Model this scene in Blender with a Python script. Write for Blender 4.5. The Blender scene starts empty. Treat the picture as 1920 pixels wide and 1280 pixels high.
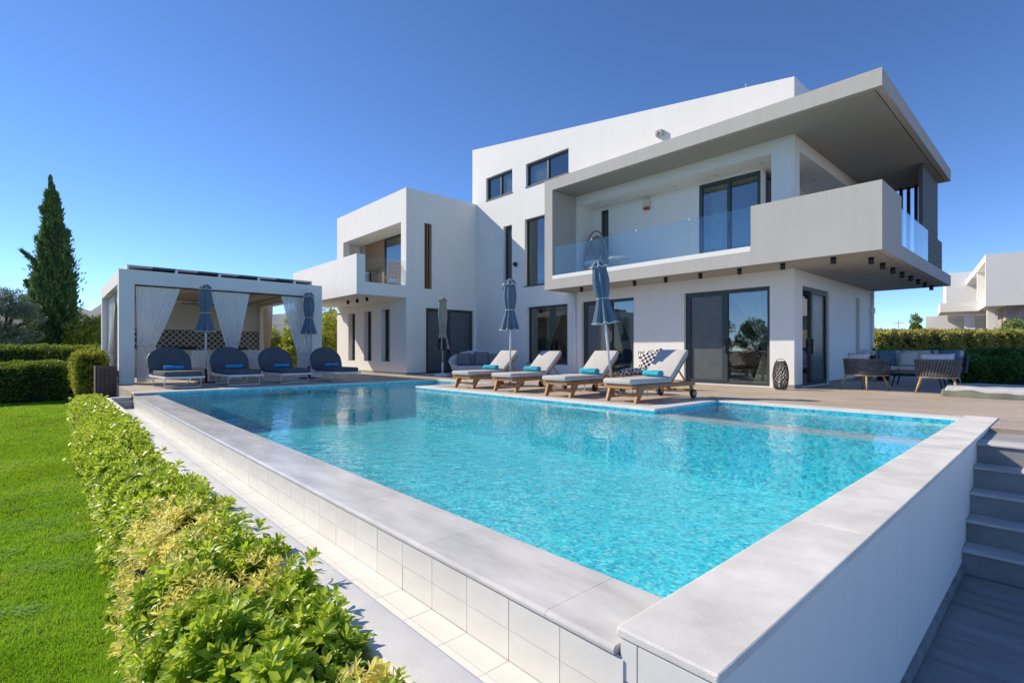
import bpy, math, random
import numpy as np
from mathutils import Vector, Matrix

# ------------------------------------------------------------------ camera
F_PX, Y_HOR, HEAD, CAM_H = 955.4, 657.4, math.radians(47.67), 0.95
scene = bpy.context.scene
col = scene.collection
cam_d = bpy.data.cameras.new('camera'); cam = bpy.data.objects.new('camera', cam_d); col.objects.link(cam)
cam.location = (0, 0, CAM_H); cam.rotation_euler = (math.radians(90), 0, HEAD)
cam_d.sensor_width = 36; cam_d.lens = F_PX / 1920 * 36; cam_d.shift_y = (Y_HOR - 640) / 1920
cam_d.clip_start = 0.05; cam_d.clip_end = 12000
scene.camera = cam

# ------------------------------------------------------------------ sky, sun, exposure
SUN_TRAVEL = Vector((1.25, 0.68, -1.0)).normalized()
sun_el = math.asin(-SUN_TRAVEL.z)
sun_az = math.atan2(-SUN_TRAVEL.x, -SUN_TRAVEL.y)          # clockwise from +Y
world = bpy.data.worlds.new('World'); scene.world = world; world.use_nodes = True
wn = world.node_tree; wn.nodes.clear()
w_out = wn.nodes.new('ShaderNodeOutputWorld'); w_bg = wn.nodes.new('ShaderNodeBackground')
w_sky = wn.nodes.new('ShaderNodeTexSky'); w_sky.sky_type = 'NISHITA'; w_sky.sun_disc = False
w_sky.sun_elevation = sun_el; w_sky.sun_rotation = sun_az
w_sky.altitude = 5000; w_sky.air_density = 1.0; w_sky.dust_density = 0.0; w_sky.ozone_density = 3.0
w_bg.inputs['Strength'].default_value = 0.15
w_hs = wn.nodes.new('ShaderNodeHueSaturation'); w_hs.inputs['Saturation'].default_value = 1.12; w_hs.inputs['Hue'].default_value = 0.504; wn.links.new(w_sky.outputs[0], w_hs.inputs['Color'])
wn.links.new(w_hs.outputs[0], w_bg.inputs['Color']); wn.links.new(w_bg.outputs[0], w_out.inputs['Surface'])
sun_d = bpy.data.lights.new('sun', 'SUN'); sun_d.energy = 3.9; sun_d.angle = math.radians(0.53); sun_d.color = (1.0, 0.88, 0.70)
sun = bpy.data.objects.new('sun', sun_d); col.objects.link(sun); sun.location = (-20, -15, 30)
sun.rotation_euler = SUN_TRAVEL.to_track_quat('-Z', 'Y').to_euler()
scene.view_settings.view_transform = 'Standard'; scene.view_settings.look = 'None'
scene.view_settings.exposure = 0.6; scene.view_settings.gamma = 1.0; scene.view_settings.use_curve_mapping = False
scene.cycles.use_denoising = True
scene.cycles.max_bounces = 10; scene.cycles.transparent_max_bounces = 24
scene.cycles.sample_clamp_indirect = 8.0
R = math.radians

# ------------------------------------------------------------------ photo pixel -> place
_c, _s = math.cos(HEAD), math.sin(HEAD)
def ray(x, y):
    a = (x - 960) / F_PX; b = (Y_HOR - y) / F_PX
    return Vector((-_s + _c * a, _c + _s * a, b))
def uZ(x, y, z=0.0):
    d = ray(x, y); t = (z - CAM_H) / d.z; return Vector((d.x * t, d.y * t, z))
def uX(x, y, X):
    d = ray(x, y); t = X / d.x; return Vector((X, d.y * t, CAM_H + d.z * t))
def uY(x, y, Y):
    d = ray(x, y); t = Y / d.y; return Vector((d.x * t, Y, CAM_H + d.z * t))
def uD(x, y, D):
    d = ray(x, y) * D; return Vector((d.x, d.y, CAM_H + d.z))

# ------------------------------------------------------------------ materials
def _new(name):
    m = bpy.data.materials.new(name); m.use_nodes = True
    nt = m.node_tree; nt.nodes.clear()
    return m, nt, nt.nodes.new('ShaderNodeOutputMaterial')
def N(nt, t, **k):
    n = nt.nodes.new(t)
    for a, b in k.items(): setattr(n, a, b)
    return n
def mixc(nt, fac, a, b, bt='MIX'):
    n = N(nt, 'ShaderNodeMix', data_type='RGBA', blend_type=bt)
    for sock, v in ((n.inputs[0], fac), (n.inputs[6], a), (n.inputs[7], b)):
        if isinstance(v, (int, float)): sock.default_value = v
        elif isinstance(v, tuple): sock.default_value = (*v[:3], 1)
        else: nt.links.new(v, sock)
    return n.outputs[2]
def coords(nt, scale=(1, 1, 1), rot=(0, 0, 0), src='Object'):
    tc = N(nt, 'ShaderNodeTexCoord'); mp = N(nt, 'ShaderNodeMapping')
    mp.inputs['Scale'].default_value = scale; mp.inputs['Rotation'].default_value = rot
    nt.links.new(tc.outputs[src], mp.inputs[0]); return mp.outputs[0]
def noise(nt, v, scale, detail=4, rough=.55):
    n = N(nt, 'ShaderNodeTexNoise'); n.inputs['Scale'].default_value = scale
    n.inputs['Detail'].default_value = detail; n.inputs['Roughness'].default_value = rough
    nt.links.new(v, n.inputs['Vector']); return n.outputs['Fac']
def ramp(nt, f, stops):
    r = N(nt, 'ShaderNodeValToRGB'); e = r.color_ramp.elements
    while len(e) > 1: e.remove(e[-1])
    for i, (p, c) in enumerate(stops):
        q = e[0] if i == 0 else e.new(p)
        q.position = p; q.color = (*c[:3], 1) if isinstance(c, tuple) else (c, c, c, 1)
    nt.links.new(f, r.inputs[0]); return r.outputs[0]
def bump(nt, h, strength, dist=.01, normal=None):
    b = N(nt, 'ShaderNodeBump'); b.inputs['Strength'].default_value = strength; b.inputs['Distance'].default_value = dist
    nt.links.new(h, b.inputs['Height'])
    if normal is not None: nt.links.new(normal, b.inputs['Normal'])
    return b.outputs[0]
def principled(nt, out, color, rough, normal=None, metallic=0., spec=.5):
    p = N(nt, 'ShaderNodeBsdfPrincipled')
    for k, v in (('Base Color', color), ('Roughness', rough), ('Metallic', metallic), ('Specular IOR Level', spec)):
        if isinstance(v, tuple): p.inputs[k].default_value = (*v[:3], 1)
        elif isinstance(v, (int, float)): p.inputs[k].default_value = v
        else: nt.links.new(v, p.inputs[k])
    if normal is not None: nt.links.new(normal, p.inputs['Normal'])
    if out is not None: nt.links.new(p.outputs[0], out.inputs['Surface'])
    return p
def pm(name, c, rough=.6, var=.12, scale=3., bmp=.1, bscale=80., metallic=0., spec=.4, stretch=(1, 1, 1), c2=None, isl=0., bdist=.004, speck=0., sscale=300):
    m, nt, out = _new(name)
    v = coords(nt, stretch)
    f = noise(nt, v, scale, 6, .62)
    dark = c2 or tuple(x * (1 - var * 1.6) for x in c); lite = tuple(min(1, x * (1 + var * .6)) for x in c) if c2 is None else c
    cc = ramp(nt, f, [(.3, dark), (.68, lite)])
    if speck: cc = mixc(nt, 1.0, cc, ramp(nt, noise(nt, v, sscale, 2, .7), [(.35, 1 - speck), (.6, 1.)]), 'MULTIPLY')
    if isl:
        g = N(nt, 'ShaderNodeObjectInfo')
        k = ramp(nt, g.outputs['Random'], [(0, 1 - isl), (1, 1 + 0.0)])
        cc = mixc(nt, 1.0, cc, k, 'MULTIPLY')
    nrm = bump(nt, noise(nt, v, bscale, 4), bmp, bdist) if bmp else None
    principled(nt, out, cc, rough, nrm, metallic, spec)
    return m
def leafmat(name, stops, rough=.42, trans=.3, tcol=(.35, .55, .05), spec=.4, bigs=1.3, bigk=.35):
    m, nt, out = _new(name)
    g = N(nt, 'ShaderNodeNewGeometry')
    v = coords(nt); big = ramp(nt, noise(nt, v, bigs, 4), [(.32, 0.), (.68, 1.)])
    mx = N(nt, 'ShaderNodeMath', operation='MULTIPLY_ADD'); nt.links.new(g.outputs['Random Per Island'], mx.inputs[0]); mx.inputs[1].default_value = 1.05 - bigk
    sc = N(nt, 'ShaderNodeMath', operation='MULTIPLY'); nt.links.new(big, sc.inputs[0]); sc.inputs[1].default_value = bigk
    nt.links.new(sc.outputs[0], mx.inputs[2])
    c = ramp(nt, mx.outputs[0], stops)
    p = principled(nt, None, c, rough, spec=spec)
    t = N(nt, 'ShaderNodeBsdfTranslucent'); tc = mixc(nt, .6, c, tcol); nt.links.new(tc, t.inputs[0])
    ms = N(nt, 'ShaderNodeMixShader'); ms.inputs[0].default_value = trans
    nt.links.new(p.outputs[0], ms.inputs[1]); nt.links.new(t.outputs[0], ms.inputs[2]); nt.links.new(ms.outputs[0], out.inputs['Surface'])
    return m
def schlick(nt, f0, normal=None, gain=1.0):
    # same reflectance from either side of the sheet
    g = N(nt, 'ShaderNodeNewGeometry'); d = N(nt, 'ShaderNodeVectorMath', operation='DOT_PRODUCT'); nt.links.new(g.outputs['Incoming'], d.inputs[0]); nt.links.new(normal if normal is not None else g.outputs['Normal'], d.inputs[1])
    def mt(op, a, b):
        n = N(nt, 'ShaderNodeMath', operation=op, use_clamp=True)
        for i, v in enumerate((a, b)):
            if v is None: continue
            if isinstance(v, (int, float)): n.inputs[i].default_value = v
            else: nt.links.new(v, n.inputs[i])
        return n.outputs[0]
    c = mt('ABSOLUTE', d.outputs['Value'], None); p = mt('POWER', mt('SUBTRACT', 1.0, c), 5.0)
    m = N(nt, 'ShaderNodeMath', operation='MULTIPLY_ADD', use_clamp=True); nt.links.new(p, m.inputs[0]); m.inputs[1].default_value = (1 - f0) * gain; m.inputs[2].default_value = f0 * gain
    return m.outputs[0]
def glassmat(name, tint, refl=1.0, ior=1.5, rough=0.0):
    m, nt, out = _new(name)
    k = schlick(nt, .04 * refl)
    t = N(nt, 'ShaderNodeBsdfTransparent'); t.inputs[0].default_value = (*tint, 1)
    g = N(nt, 'ShaderNodeBsdfGlossy'); g.inputs['Roughness'].default_value = rough; g.inputs[0].default_value = (1, 1, 1, 1)
    ms = N(nt, 'ShaderNodeMixShader'); nt.links.new(k, ms.inputs[0]); nt.links.new(t.outputs[0], ms.inputs[1]); nt.links.new(g.outputs[0], ms.inputs[2])
    nt.links.new(ms.outputs[0], out.inputs['Surface']); return m
def watermat():
    m, nt, out = _new('pool_water')
    v = coords(nt)
    vs = coords(nt, (1, 1.0, 1), (0, 0, R(20)))
    h1 = noise(nt, vs, 7.5, 2, .5); h2 = noise(nt, v, 1.4, 2, .5)
    patch = ramp(nt, noise(nt, v, .33, 2), [(.38, .12), (.6, 1.)])
    a = N(nt, 'ShaderNodeMath', operation='MULTIPLY'); nt.links.new(h1, a.inputs[0]); nt.links.new(patch, a.inputs[1])
    nrm = bump(nt, a.outputs[0], .42, .04); nrm = bump(nt, h2, .12, .05, nrm)
    fr = schlick(nt, .02, nrm)
    t = N(nt, 'ShaderNodeBsdfTransparent'); t.inputs[0].default_value = (.93, .985, 1, 1)
    rf = N(nt, 'ShaderNodeBsdfRefraction'); rf.inputs['IOR'].default_value = 1.33; rf.inputs['Roughness'].default_value = 0; rf.inputs[0].default_value = (.93, .985, 1, 1)
    nt.links.new(nrm, rf.inputs['Normal'])
    g = N(nt, 'ShaderNodeBsdfGlossy'); g.inputs['Roughness'].default_value = .01; nt.links.new(nrm, g.inputs['Normal'])
    m1 = N(nt, 'ShaderNodeMixShader'); m1.inputs[0].default_value = .22; nt.links.new(t.outputs[0], m1.inputs[1]); nt.links.new(rf.outputs[0], m1.inputs[2])
    m2 = N(nt, 'ShaderNodeMixShader'); nt.links.new(fr, m2.inputs[0]); nt.links.new(m1.outputs[0], m2.inputs[1]); nt.links.new(g.outputs[0], m2.inputs[2])
    nt.links.new(m2.outputs[0], out.inputs['Surface']); return m
def sparkle_mosaicmat():
    m, nt, out = _new('sparkle_mosaic')
    v = coords(nt)
    vo = N(nt, 'ShaderNodeTexVoronoi'); vo.inputs['Scale'].default_value = 30; nt.links.new(v, vo.inputs['Vector'])
    sep = N(nt, 'ShaderNodeSeparateColor'); nt.links.new(vo.outputs['Color'], sep.inputs[0])
    c = ramp(nt, sep.outputs[0], [(0, (.03, .38, .56)), (.4, (.05, .73, .87)), (.8, (.10, .84, .94)), (1, (.42, .94, .97))])  # tile tones with extra contrast: water sparkle painted into the mosaic colour
    f = noise(nt, v, 4, 3)
    c = mixc(nt, 1., c, ramp(nt, f, [(.3, .8), (.7, 1.)]), 'MULTIPLY')
    principled(nt, out, c, .4); return m
def deckmat():
    m, nt, out = _new('wood_look_deck')
    v = coords(nt)
    b = N(nt, 'ShaderNodeTexBrick'); b.inputs['Scale'].default_value = 1; b.inputs['Brick Width'].default_value = 1.2; b.inputs['Row Height'].default_value = .2
    b.inputs['Mortar Size'].default_value = .0022; b.inputs['Color1'].default_value = (.50, .405, .31, 1); b.inputs['Color2'].default_value = (.60, .50, .395, 1); b.inputs['Mortar'].default_value = (.34, .28, .22, 1); b.inputs['Bias'].default_value = 0
    nt.links.new(v, b.inputs['Vector'])
    g = noise(nt, coords(nt, (2.2, 26, 1)), 2.4, 6, .65)
    c = mixc(nt, 1., b.outputs['Color'], ramp(nt, g, [(.3, .76), (.7, 1.08)]), 'MULTIPLY')
    c = mixc(nt, 1., c, ramp(nt, noise(nt, v, .6, 3), [(.3, .86), (.7, 1.)]), 'MULTIPLY')
    principled(nt, out, c, .55, bump(nt, g, .12, .003)); return m
def woodmat(name, a, b, axis=0, rough=.5, sc=3.):
    m, nt, out = _new(name); st = [14, 14, 14]; st[axis] = 1.3
    v = coords(nt, tuple(st)); f = noise(nt, v, sc, 6, .6)
    c = ramp(nt, f, [(.25, a), (.5, b), (.75, tuple(x * .8 for x in b))])
    oi = N(nt, 'ShaderNodeObjectInfo'); c = mixc(nt, 1., c, ramp(nt, oi.outputs['Random'], [(0, .82), (1, 1.)]), 'MULTIPLY')
    principled(nt, out, c, rough, bump(nt, f, .2, .003)); return m
def sheer(name, c, transp=.3, tl=.42):
    m, nt, out = _new(name)
    v = coords(nt, (1, 1, 1)); f = noise(nt, v, 260, 1)
    d = N(nt, 'ShaderNodeBsdfDiffuse'); d.inputs[0].default_value = (*c, 1)
    t = N(nt, 'ShaderNodeBsdfTranslucent'); t.inputs[0].default_value = (*c, 1)
    a = N(nt, 'ShaderNodeMixShader'); a.inputs[0].default_value = tl; nt.links.new(d.outputs[0], a.inputs[1]); nt.links.new(t.outputs[0], a.inputs[2])
    tr = N(nt, 'ShaderNodeBsdfTransparent'); b = N(nt, 'ShaderNodeMixShader')
    k = ramp(nt, f, [(.4, transp * .6), (.6, min(1, transp * 1.4))]); nt.links.new(k, b.inputs[0])
    nt.links.new(a.outputs[0], b.inputs[1]); nt.links.new(tr.outputs[0], b.inputs[2]); nt.links.new(b.outputs[0], out.inputs['Surface']); return m
def checkmat(name, c1, c2, scale, diag=False, src='Object'):
    m, nt, out = _new(name)
    ck = N(nt, 'ShaderNodeTexChecker'); ck.inputs['Scale'].default_value = scale
    ck.inputs[1].default_value = (*c1, 1); ck.inputs[2].default_value = (*c2, 1)
    nt.links.new(coords(nt, rot=(0, 0, R(45)) if diag else (R(3), R(3), R(20)), src=src), ck.inputs[0])
    principled(nt, out, ck.outputs[0], .85); return m
def latticemat():
    # printed lattice of the backsplash: dark ground, pale diagonal bars and knots
    m, nt, out = _new('lattice_tile')
    tc = N(nt, 'ShaderNodeTexCoord'); sp = N(nt, 'ShaderNodeSeparateXYZ'); nt.links.new(tc.outputs['Object'], sp.inputs[0])
    def wave(op):
        a = N(nt, 'ShaderNodeMath', operation=op); nt.links.new(sp.outputs[1], a.inputs[0]); nt.links.new(sp.outputs[2], a.inputs[1])
        b = N(nt, 'ShaderNodeMath', operation='MULTIPLY'); nt.links.new(a.outputs[0], b.inputs[0]); b.inputs[1].default_value = 4.4
        c = N(nt, 'ShaderNodeMath', operation='PINGPONG'); nt.links.new(b.outputs[0], c.inputs[0]); c.inputs[1].default_value = .5
        d = N(nt, 'ShaderNodeMath', operation='LESS_THAN'); nt.links.new(c.outputs[0], d.inputs[0]); d.inputs[1].default_value = .13
        return d.outputs[0]
    mx = N(nt, 'ShaderNodeMath', operation='MAXIMUM'); nt.links.new(wave('ADD'), mx.inputs[0]); nt.links.new(wave('SUBTRACT'), mx.inputs[1])
    principled(nt, out, mixc(nt, mx.outputs[0], (.02, .02, .02), (.5, .42, .3)), .35); return m
def leafprint(name):
    m, nt, out = _new(name)
    v = coords(nt, (1, 1, 1)); w = N(nt, 'ShaderNodeTexWave'); w.inputs['Scale'].default_value = 5; w.inputs['Distortion'].default_value = 9; w.inputs['Detail'].default_value = 2
    nt.links.new(v, w.inputs[0])
    c = ramp(nt, w.outputs['Fac'], [(.2, (.02, .07, .14)), (.45, (.05, .22, .34)), (.62, (.6, .66, .68)), (.8, (.08, .2, .3))])
    principled(nt, out, c, .85); return m
def lawnmat():
    m, nt, out = _new('lawn_soil')
    v = coords(nt)
    c = ramp(nt, noise(nt, v, 3, 6, .7), [(.3, (.025, .06, .008)), (.6, (.06, .13, .015)), (.8, (.09, .12, .03))])
    principled(nt, out, c, .9, bump(nt, noise(nt, v, 60, 4), .6, .02)); return m
def stripemat(name, a, b):
    m, nt, out = _new(name); tc = N(nt, 'ShaderNodeTexCoord'); w = N(nt, 'ShaderNodeTexWave'); w.inputs['Scale'].default_value = 28; nt.links.new(tc.outputs['Object'], w.inputs[0])
    principled(nt, out, mixc(nt, w.outputs['Fac'], a, b), .9); return m

def plaster(name, c, streak=.07, blotch=.05):
    m, nt, out = _new(name)
    v = coords(nt); st = noise(nt, coords(nt, (3.2, 3.2, .22)), 1.6, 6, .6); bl = noise(nt, v, .7, 5, .6); fi = noise(nt, v, 9, 4, .6)
    cc = mixc(nt, 1., c, ramp(nt, st, [(.34, 1 - streak), (.56, 1.)]), 'MULTIPLY'); cc = mixc(nt, 1., cc, ramp(nt, bl, [(.3, 1 - blotch), (.65, 1.)]), 'MULTIPLY'); cc = mixc(nt, 1., cc, ramp(nt, fi, [(.3, .975), (.7, 1.)]), 'MULTIPLY')
    b = bump(nt, noise(nt, v, 150, 3), .14, .004); b = bump(nt, noise(nt, v, 2.2, 3), .08, .03, b)
    principled(nt, out, cc, .85, b, 0., .3); return m
M = {}
M['white'] = plaster('white_plaster', (.80, .79, .76), .02, .035)
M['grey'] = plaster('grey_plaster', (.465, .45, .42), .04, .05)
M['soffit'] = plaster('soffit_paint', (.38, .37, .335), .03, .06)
M['alu'] = pm('dark_aluminium', (.035, .05, .057), .42, .1, 4, .0, metallic=.0, spec=.5)
M['black'] = pm('black_metal', (.012, .013, .015), .45, .1, 6, 0)
M['glass'] = glassmat('window_glass', (.66, .74, .74), 3.2)
M['clear'] = glassmat('balustrade_glass', (.88, .94, .94), 1.3)
M['screen'] = pm('blind_fabric', (.10, .115, .12), .3, .1, 4, .15, 400, spec=.5)
M['curtain_in'] = sheer('indoor_curtain', (.85, .8, .68), .1)
M['room'] = pm('room_paint', (.55, .52, .46), .9, .05, 2, 0)
M['roomfloor'] = pm('room_floor', (.3, .24, .18), .4, .1, 3, 0)
M['water'] = watermat()
M['mosaic_sparkle'] = sparkle_mosaicmat()
M['deck'] = deckmat()
M['marble'] = pm('white_marble', (.68, .67, .64), .55, .1, 2.2, .12, 160)
M['hammered'] = pm('bush_hammered_marble', (.80, .78, .735), .85, .15, 2.6, .5, 330, bdist=.004, isl=.05, speck=.2, sscale=260)
M['wet'] = pm('wet_marble', (.66, .65, .625), .22, .17, 1.6, .05, 40, stretch=(1, 3, 1), isl=.06)
M['tile'] = pm('pale_wall_tile', (.76, .76, .73), .35, .07, 3, .06, 60, isl=.07)
M['grout'] = pm('grout', (.33, .31, .27), .9, .1, 8, .1)
M['pebble'] = pm('pebble_plaster', (.80, .785, .745), .9, .07, 5, .45, 330, bdist=.004, speck=.12, sscale=300)
M['slate'] = pm('grey_stone_tile', (.28, .29, .295), .5, .22, 1.6, .12, 60, stretch=(1, 5, 1), isl=.14)
M['tread'] = pm('light_stone_tread', (.6, .6, .59), .6, .2, 1.6, .12, 60, stretch=(1, 7, 1), isl=.08)
M['landing'] = pm('landing_stone', (.36, .36, .34), .6, .14, 1.4, .1, 60, stretch=(1, 4, 1))
M['teak'] = woodmat('teak', (.22, .09, .028), (.42, .2, .075), 1)
M['teak_x'] = woodmat('teak_cross', (.22, .09, .028), (.42, .2, .075), 0)
M['oak'] = woodmat('pale_oak', (.36, .22, .1), (.52, .35, .18), 2)
M['oldwood'] = woodmat('weathered_wood', (.07, .04, .03), (.17, .105, .085), 2, .8)
M['panelwood'] = woodmat('warm_wood_panel', (.2, .1, .04), (.36, .2, .09), 0, .6)
M['darkwood'] = woodmat('dark_grey_wood', (.06, .06, .06), (.13, .13, .125), 1, .7)
M['cush'] = pm('light_grey_cushion', (.50, .48, .45), .95, .05, 6, .25, 500)
M['white_cush'] = pm('offwhite_cushion', (.66, .63, .6), .95, .05, 6, .25, 500)
M['blue_fab'] = pm('slate_blue_fabric', (.085, .095, .118), .92, .1, 5, .3, 420)
M['grey_fab'] = pm('mid_grey_fabric', (.15, .165, .18), .92, .1, 5, .3, 420)
M['paras'] = pm('parasol_canvas', (.135, .185, .25), .9, .1, 5, .2, 300)
M['paras_grey'] = pm('beige_canvas', (.36, .35, .3), .9, .15, 4, .2, 300)
M['trim'] = pm('white_piping', (.75, .76, .76), .8, .03, 6, 0)
M['wmetal'] = pm('white_powder_coat', (.74, .76, .78), .4, .03, 6, 0, spec=.5)
M['towel'] = pm('turquoise_towel', (.035, .40, .52), .97, .12, 8, .6, 300, bdist=.008)
M['towel_b'] = pm('blue_towel', (.045, .30, .60), .97, .12, 8, .6, 300, bdist=.008)
M['rubber'] = pm('rubber', (.025, .023, .02), .8, .1, 6, 0)
M['rope'] = pm('grey_rope', (.115, .12, .125), .85, .2, 18, .3, 300, isl=.1)
M['wicker'] = pm('white_wicker', (.55, .57, .6), .7, .08, 8, .7, 220, bdist=.01)
M['rattan'] = pm('rattan', (.3, .19, .1), .6, .2, 10, .2, 200)
M['wickdark'] = pm('dark_wicker', (.105, .075, .07), .7, .3, 12, .2, 200)
M['stonebase'] = pm('granite_base', (.38, .31, .25), .8, .25, 20, .3, 120)
M['sheer'] = sheer('sheer_curtain', (.94, .94, .94), .09, .22)
M['beige_sheer'] = sheer('beige_curtain', (.55, .47, .36), .08)
M['hound'] = checkmat('black_white_check', (.02, .02, .02), (.75, .73, .7), 15)
M['lattice'] = latticemat()
M['leafprint'] = leafprint('blue_leaf_print')
M['lawn'] = lawnmat()
M['soil'] = pm('dry_soil', (.17, .125, .08), .95, .3, 3, .5, 30, bdist=.02)
M['terrain'] = pm('dry_ground', (.30, .25, .17), .95, .3, .05, .3, .5)
M['hill'] = pm('hazy_limestone_hill', (.215, .23, .26), .95, .25, .02, .0, c2=(.12, .15, .16))  # blue-grey of distant haze put into the rock colour
M['stone'] = pm('rubble_stone', (.44, .38, .3), .9, .25, 2.2, .8, 2.5, bdist=.05)
M['bark'] = pm('bark', (.11, .085, .06), .9, .3, 8, .6, 30, bdist=.02)
M['panel_dark'] = pm('dark_louvre', (.07, .085, .10), .4, .1, 4, 0)
M['beigewall'] = pm('cream_paint', (.72, .69, .6), .85, .04, 1, .05)
M['ceil'] = woodmat('beige_slat_ceiling', (.45, .4, .31), (.6, .54, .43), 1, .8)
M['tarp'] = pm('grey_cover', (.5, .5, .5), .75, .1, 3, .35, 14, bdist=.02)
M['olivetarp'] = pm('olive_cover', (.16, .17, .13), .8, .15, 3, .35, 14, bdist=.02)
M['red'] = pm('red_plastic', (.45, .03, .02), .4, .05, 4, 0)
M['cream'] = pm('cream_plastic', (.6, .57, .48), .5, .05, 4, 0)
M['pot'] = pm('dark_pot', (.03, .03, .035), .5, .1, 4, 0)
L_HEDGE = leafmat('pittosporum_leaf', [(0, (.08, .17, .012)), (.25, (.24, .41, .025)), (.6, (.43, .57, .045)), (1, (.68, .71, .13))], .38, .42, (.66, .76, .07), .4)
L_YEL = leafmat('variegated_leaf', [(0, (.55, .55, .08)), (.35, (.8, .74, .15)), (.7, (.88, .82, .3)), (1, (.88, .84, .45))], .5, .45, (.95, .88, .25), .3)
L_BOX = leafmat('box_leaf', [(0, (.035, .08, .012)), (.5, (.12, .22, .03)), (1, (.36, .44, .08))], .5, .28, (.4, .5, .06), .3)
L_GOLD = leafmat('golden_leaf', [(0, (.10, .13, .015)), (.5, (.30, .36, .045)), (1, (.55, .53, .11))], .5, .3, (.5, .5, .06), .3)
L_CYP = leafmat('cypress_spray', [(0, (.05, .105, .04)), (.5, (.12, .23, .075)), (1, (.28, .38, .12))], .7, .25, (.2, .33, .08), .2)
L_OLIVE = leafmat('olive_leaf', [(0, (.08, .11, .07)), (.5, (.19, .245, .15)), (1, (.42, .47, .34))], .55, .2, (.25, .35, .15), .3)
L_RHEDGE = leafmat('autumn_hedge_leaf', [(0, (.2, .21, .05)), (.5, (.46, .46, .13)), (.8, (.68, .6, .24)), (1, (.78, .68, .36))], .45, .5, (.6, .55, .14), .4)
L_DARK = leafmat('dark_shrub_leaf', [(0, (.02, .065, .018)), (.5, (.06, .16, .035)), (1, (.17, .33, .06))], .45, .25, (.2, .4, .06), .3)  # dark green leaf, tone varies from leaf to leaf
L_GRASS = leafmat('grass_blade', [(0, (.07, .19, .012)), (.35, (.15, .40, .02)), (.62, (.26, .56, .035)), (.85, (.40, .60, .09)), (1, (.5, .54, .2))], .55, .38, (.5, .65, .03), .25, .9, .6)
L_CLOVER = leafmat('clover_leaf', [(0, (.12, .26, .04)), (.5, (.22, .42, .08)), (1, (.36, .54, .14))], .8, .3, (.4, .6, .08), .1)

# ------------------------------------------------------------------ mesh helpers
def mesh_np(name, V, Fc):
    me = bpy.data.meshes.new(name); V = np.asarray(V, np.float32); Fc = np.asarray(Fc, np.int32)
    n, k = Fc.shape
    me.vertices.add(len(V)); me.vertices.foreach_set('co', V.ravel())
    me.loops.add(n * k); me.loops.foreach_set('vertex_index', Fc.ravel())
    me.polygons.add(n); me.polygons.foreach_set('loop_start', np.arange(0, n * k, k, dtype=np.int32)); me.polygons.foreach_set('loop_total', np.full(n, k, np.int32))
    me.update(calc_edges=True); return me
def tag(o, label=None, cat=None, group=None, kind=None):
    if label: o['label'] = label
    if cat: o['category'] = cat
    if group: o['group'] = group
    if kind: o['kind'] = kind
    return o
def thing(name, loc, label, cat, group=None, rz=0.):
    o = bpy.data.objects.new(name, None); o.empty_display_size = .1; col.objects.link(o)
    o.location = loc; o.rotation_euler = (0, 0, rz)
    return tag(o, label, cat, group)
def link(me, name, mat, parent=None, loc=None, rz=0.):
    if mat is not None and not me.materials: me.materials.append(mat)
    o = bpy.data.objects.new(name, me); col.objects.link(o)
    if parent is not None: o.parent = parent
    if loc is not None: o.location = loc
    if rz: o.rotation_euler = (0, 0, rz)
    return o
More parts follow.
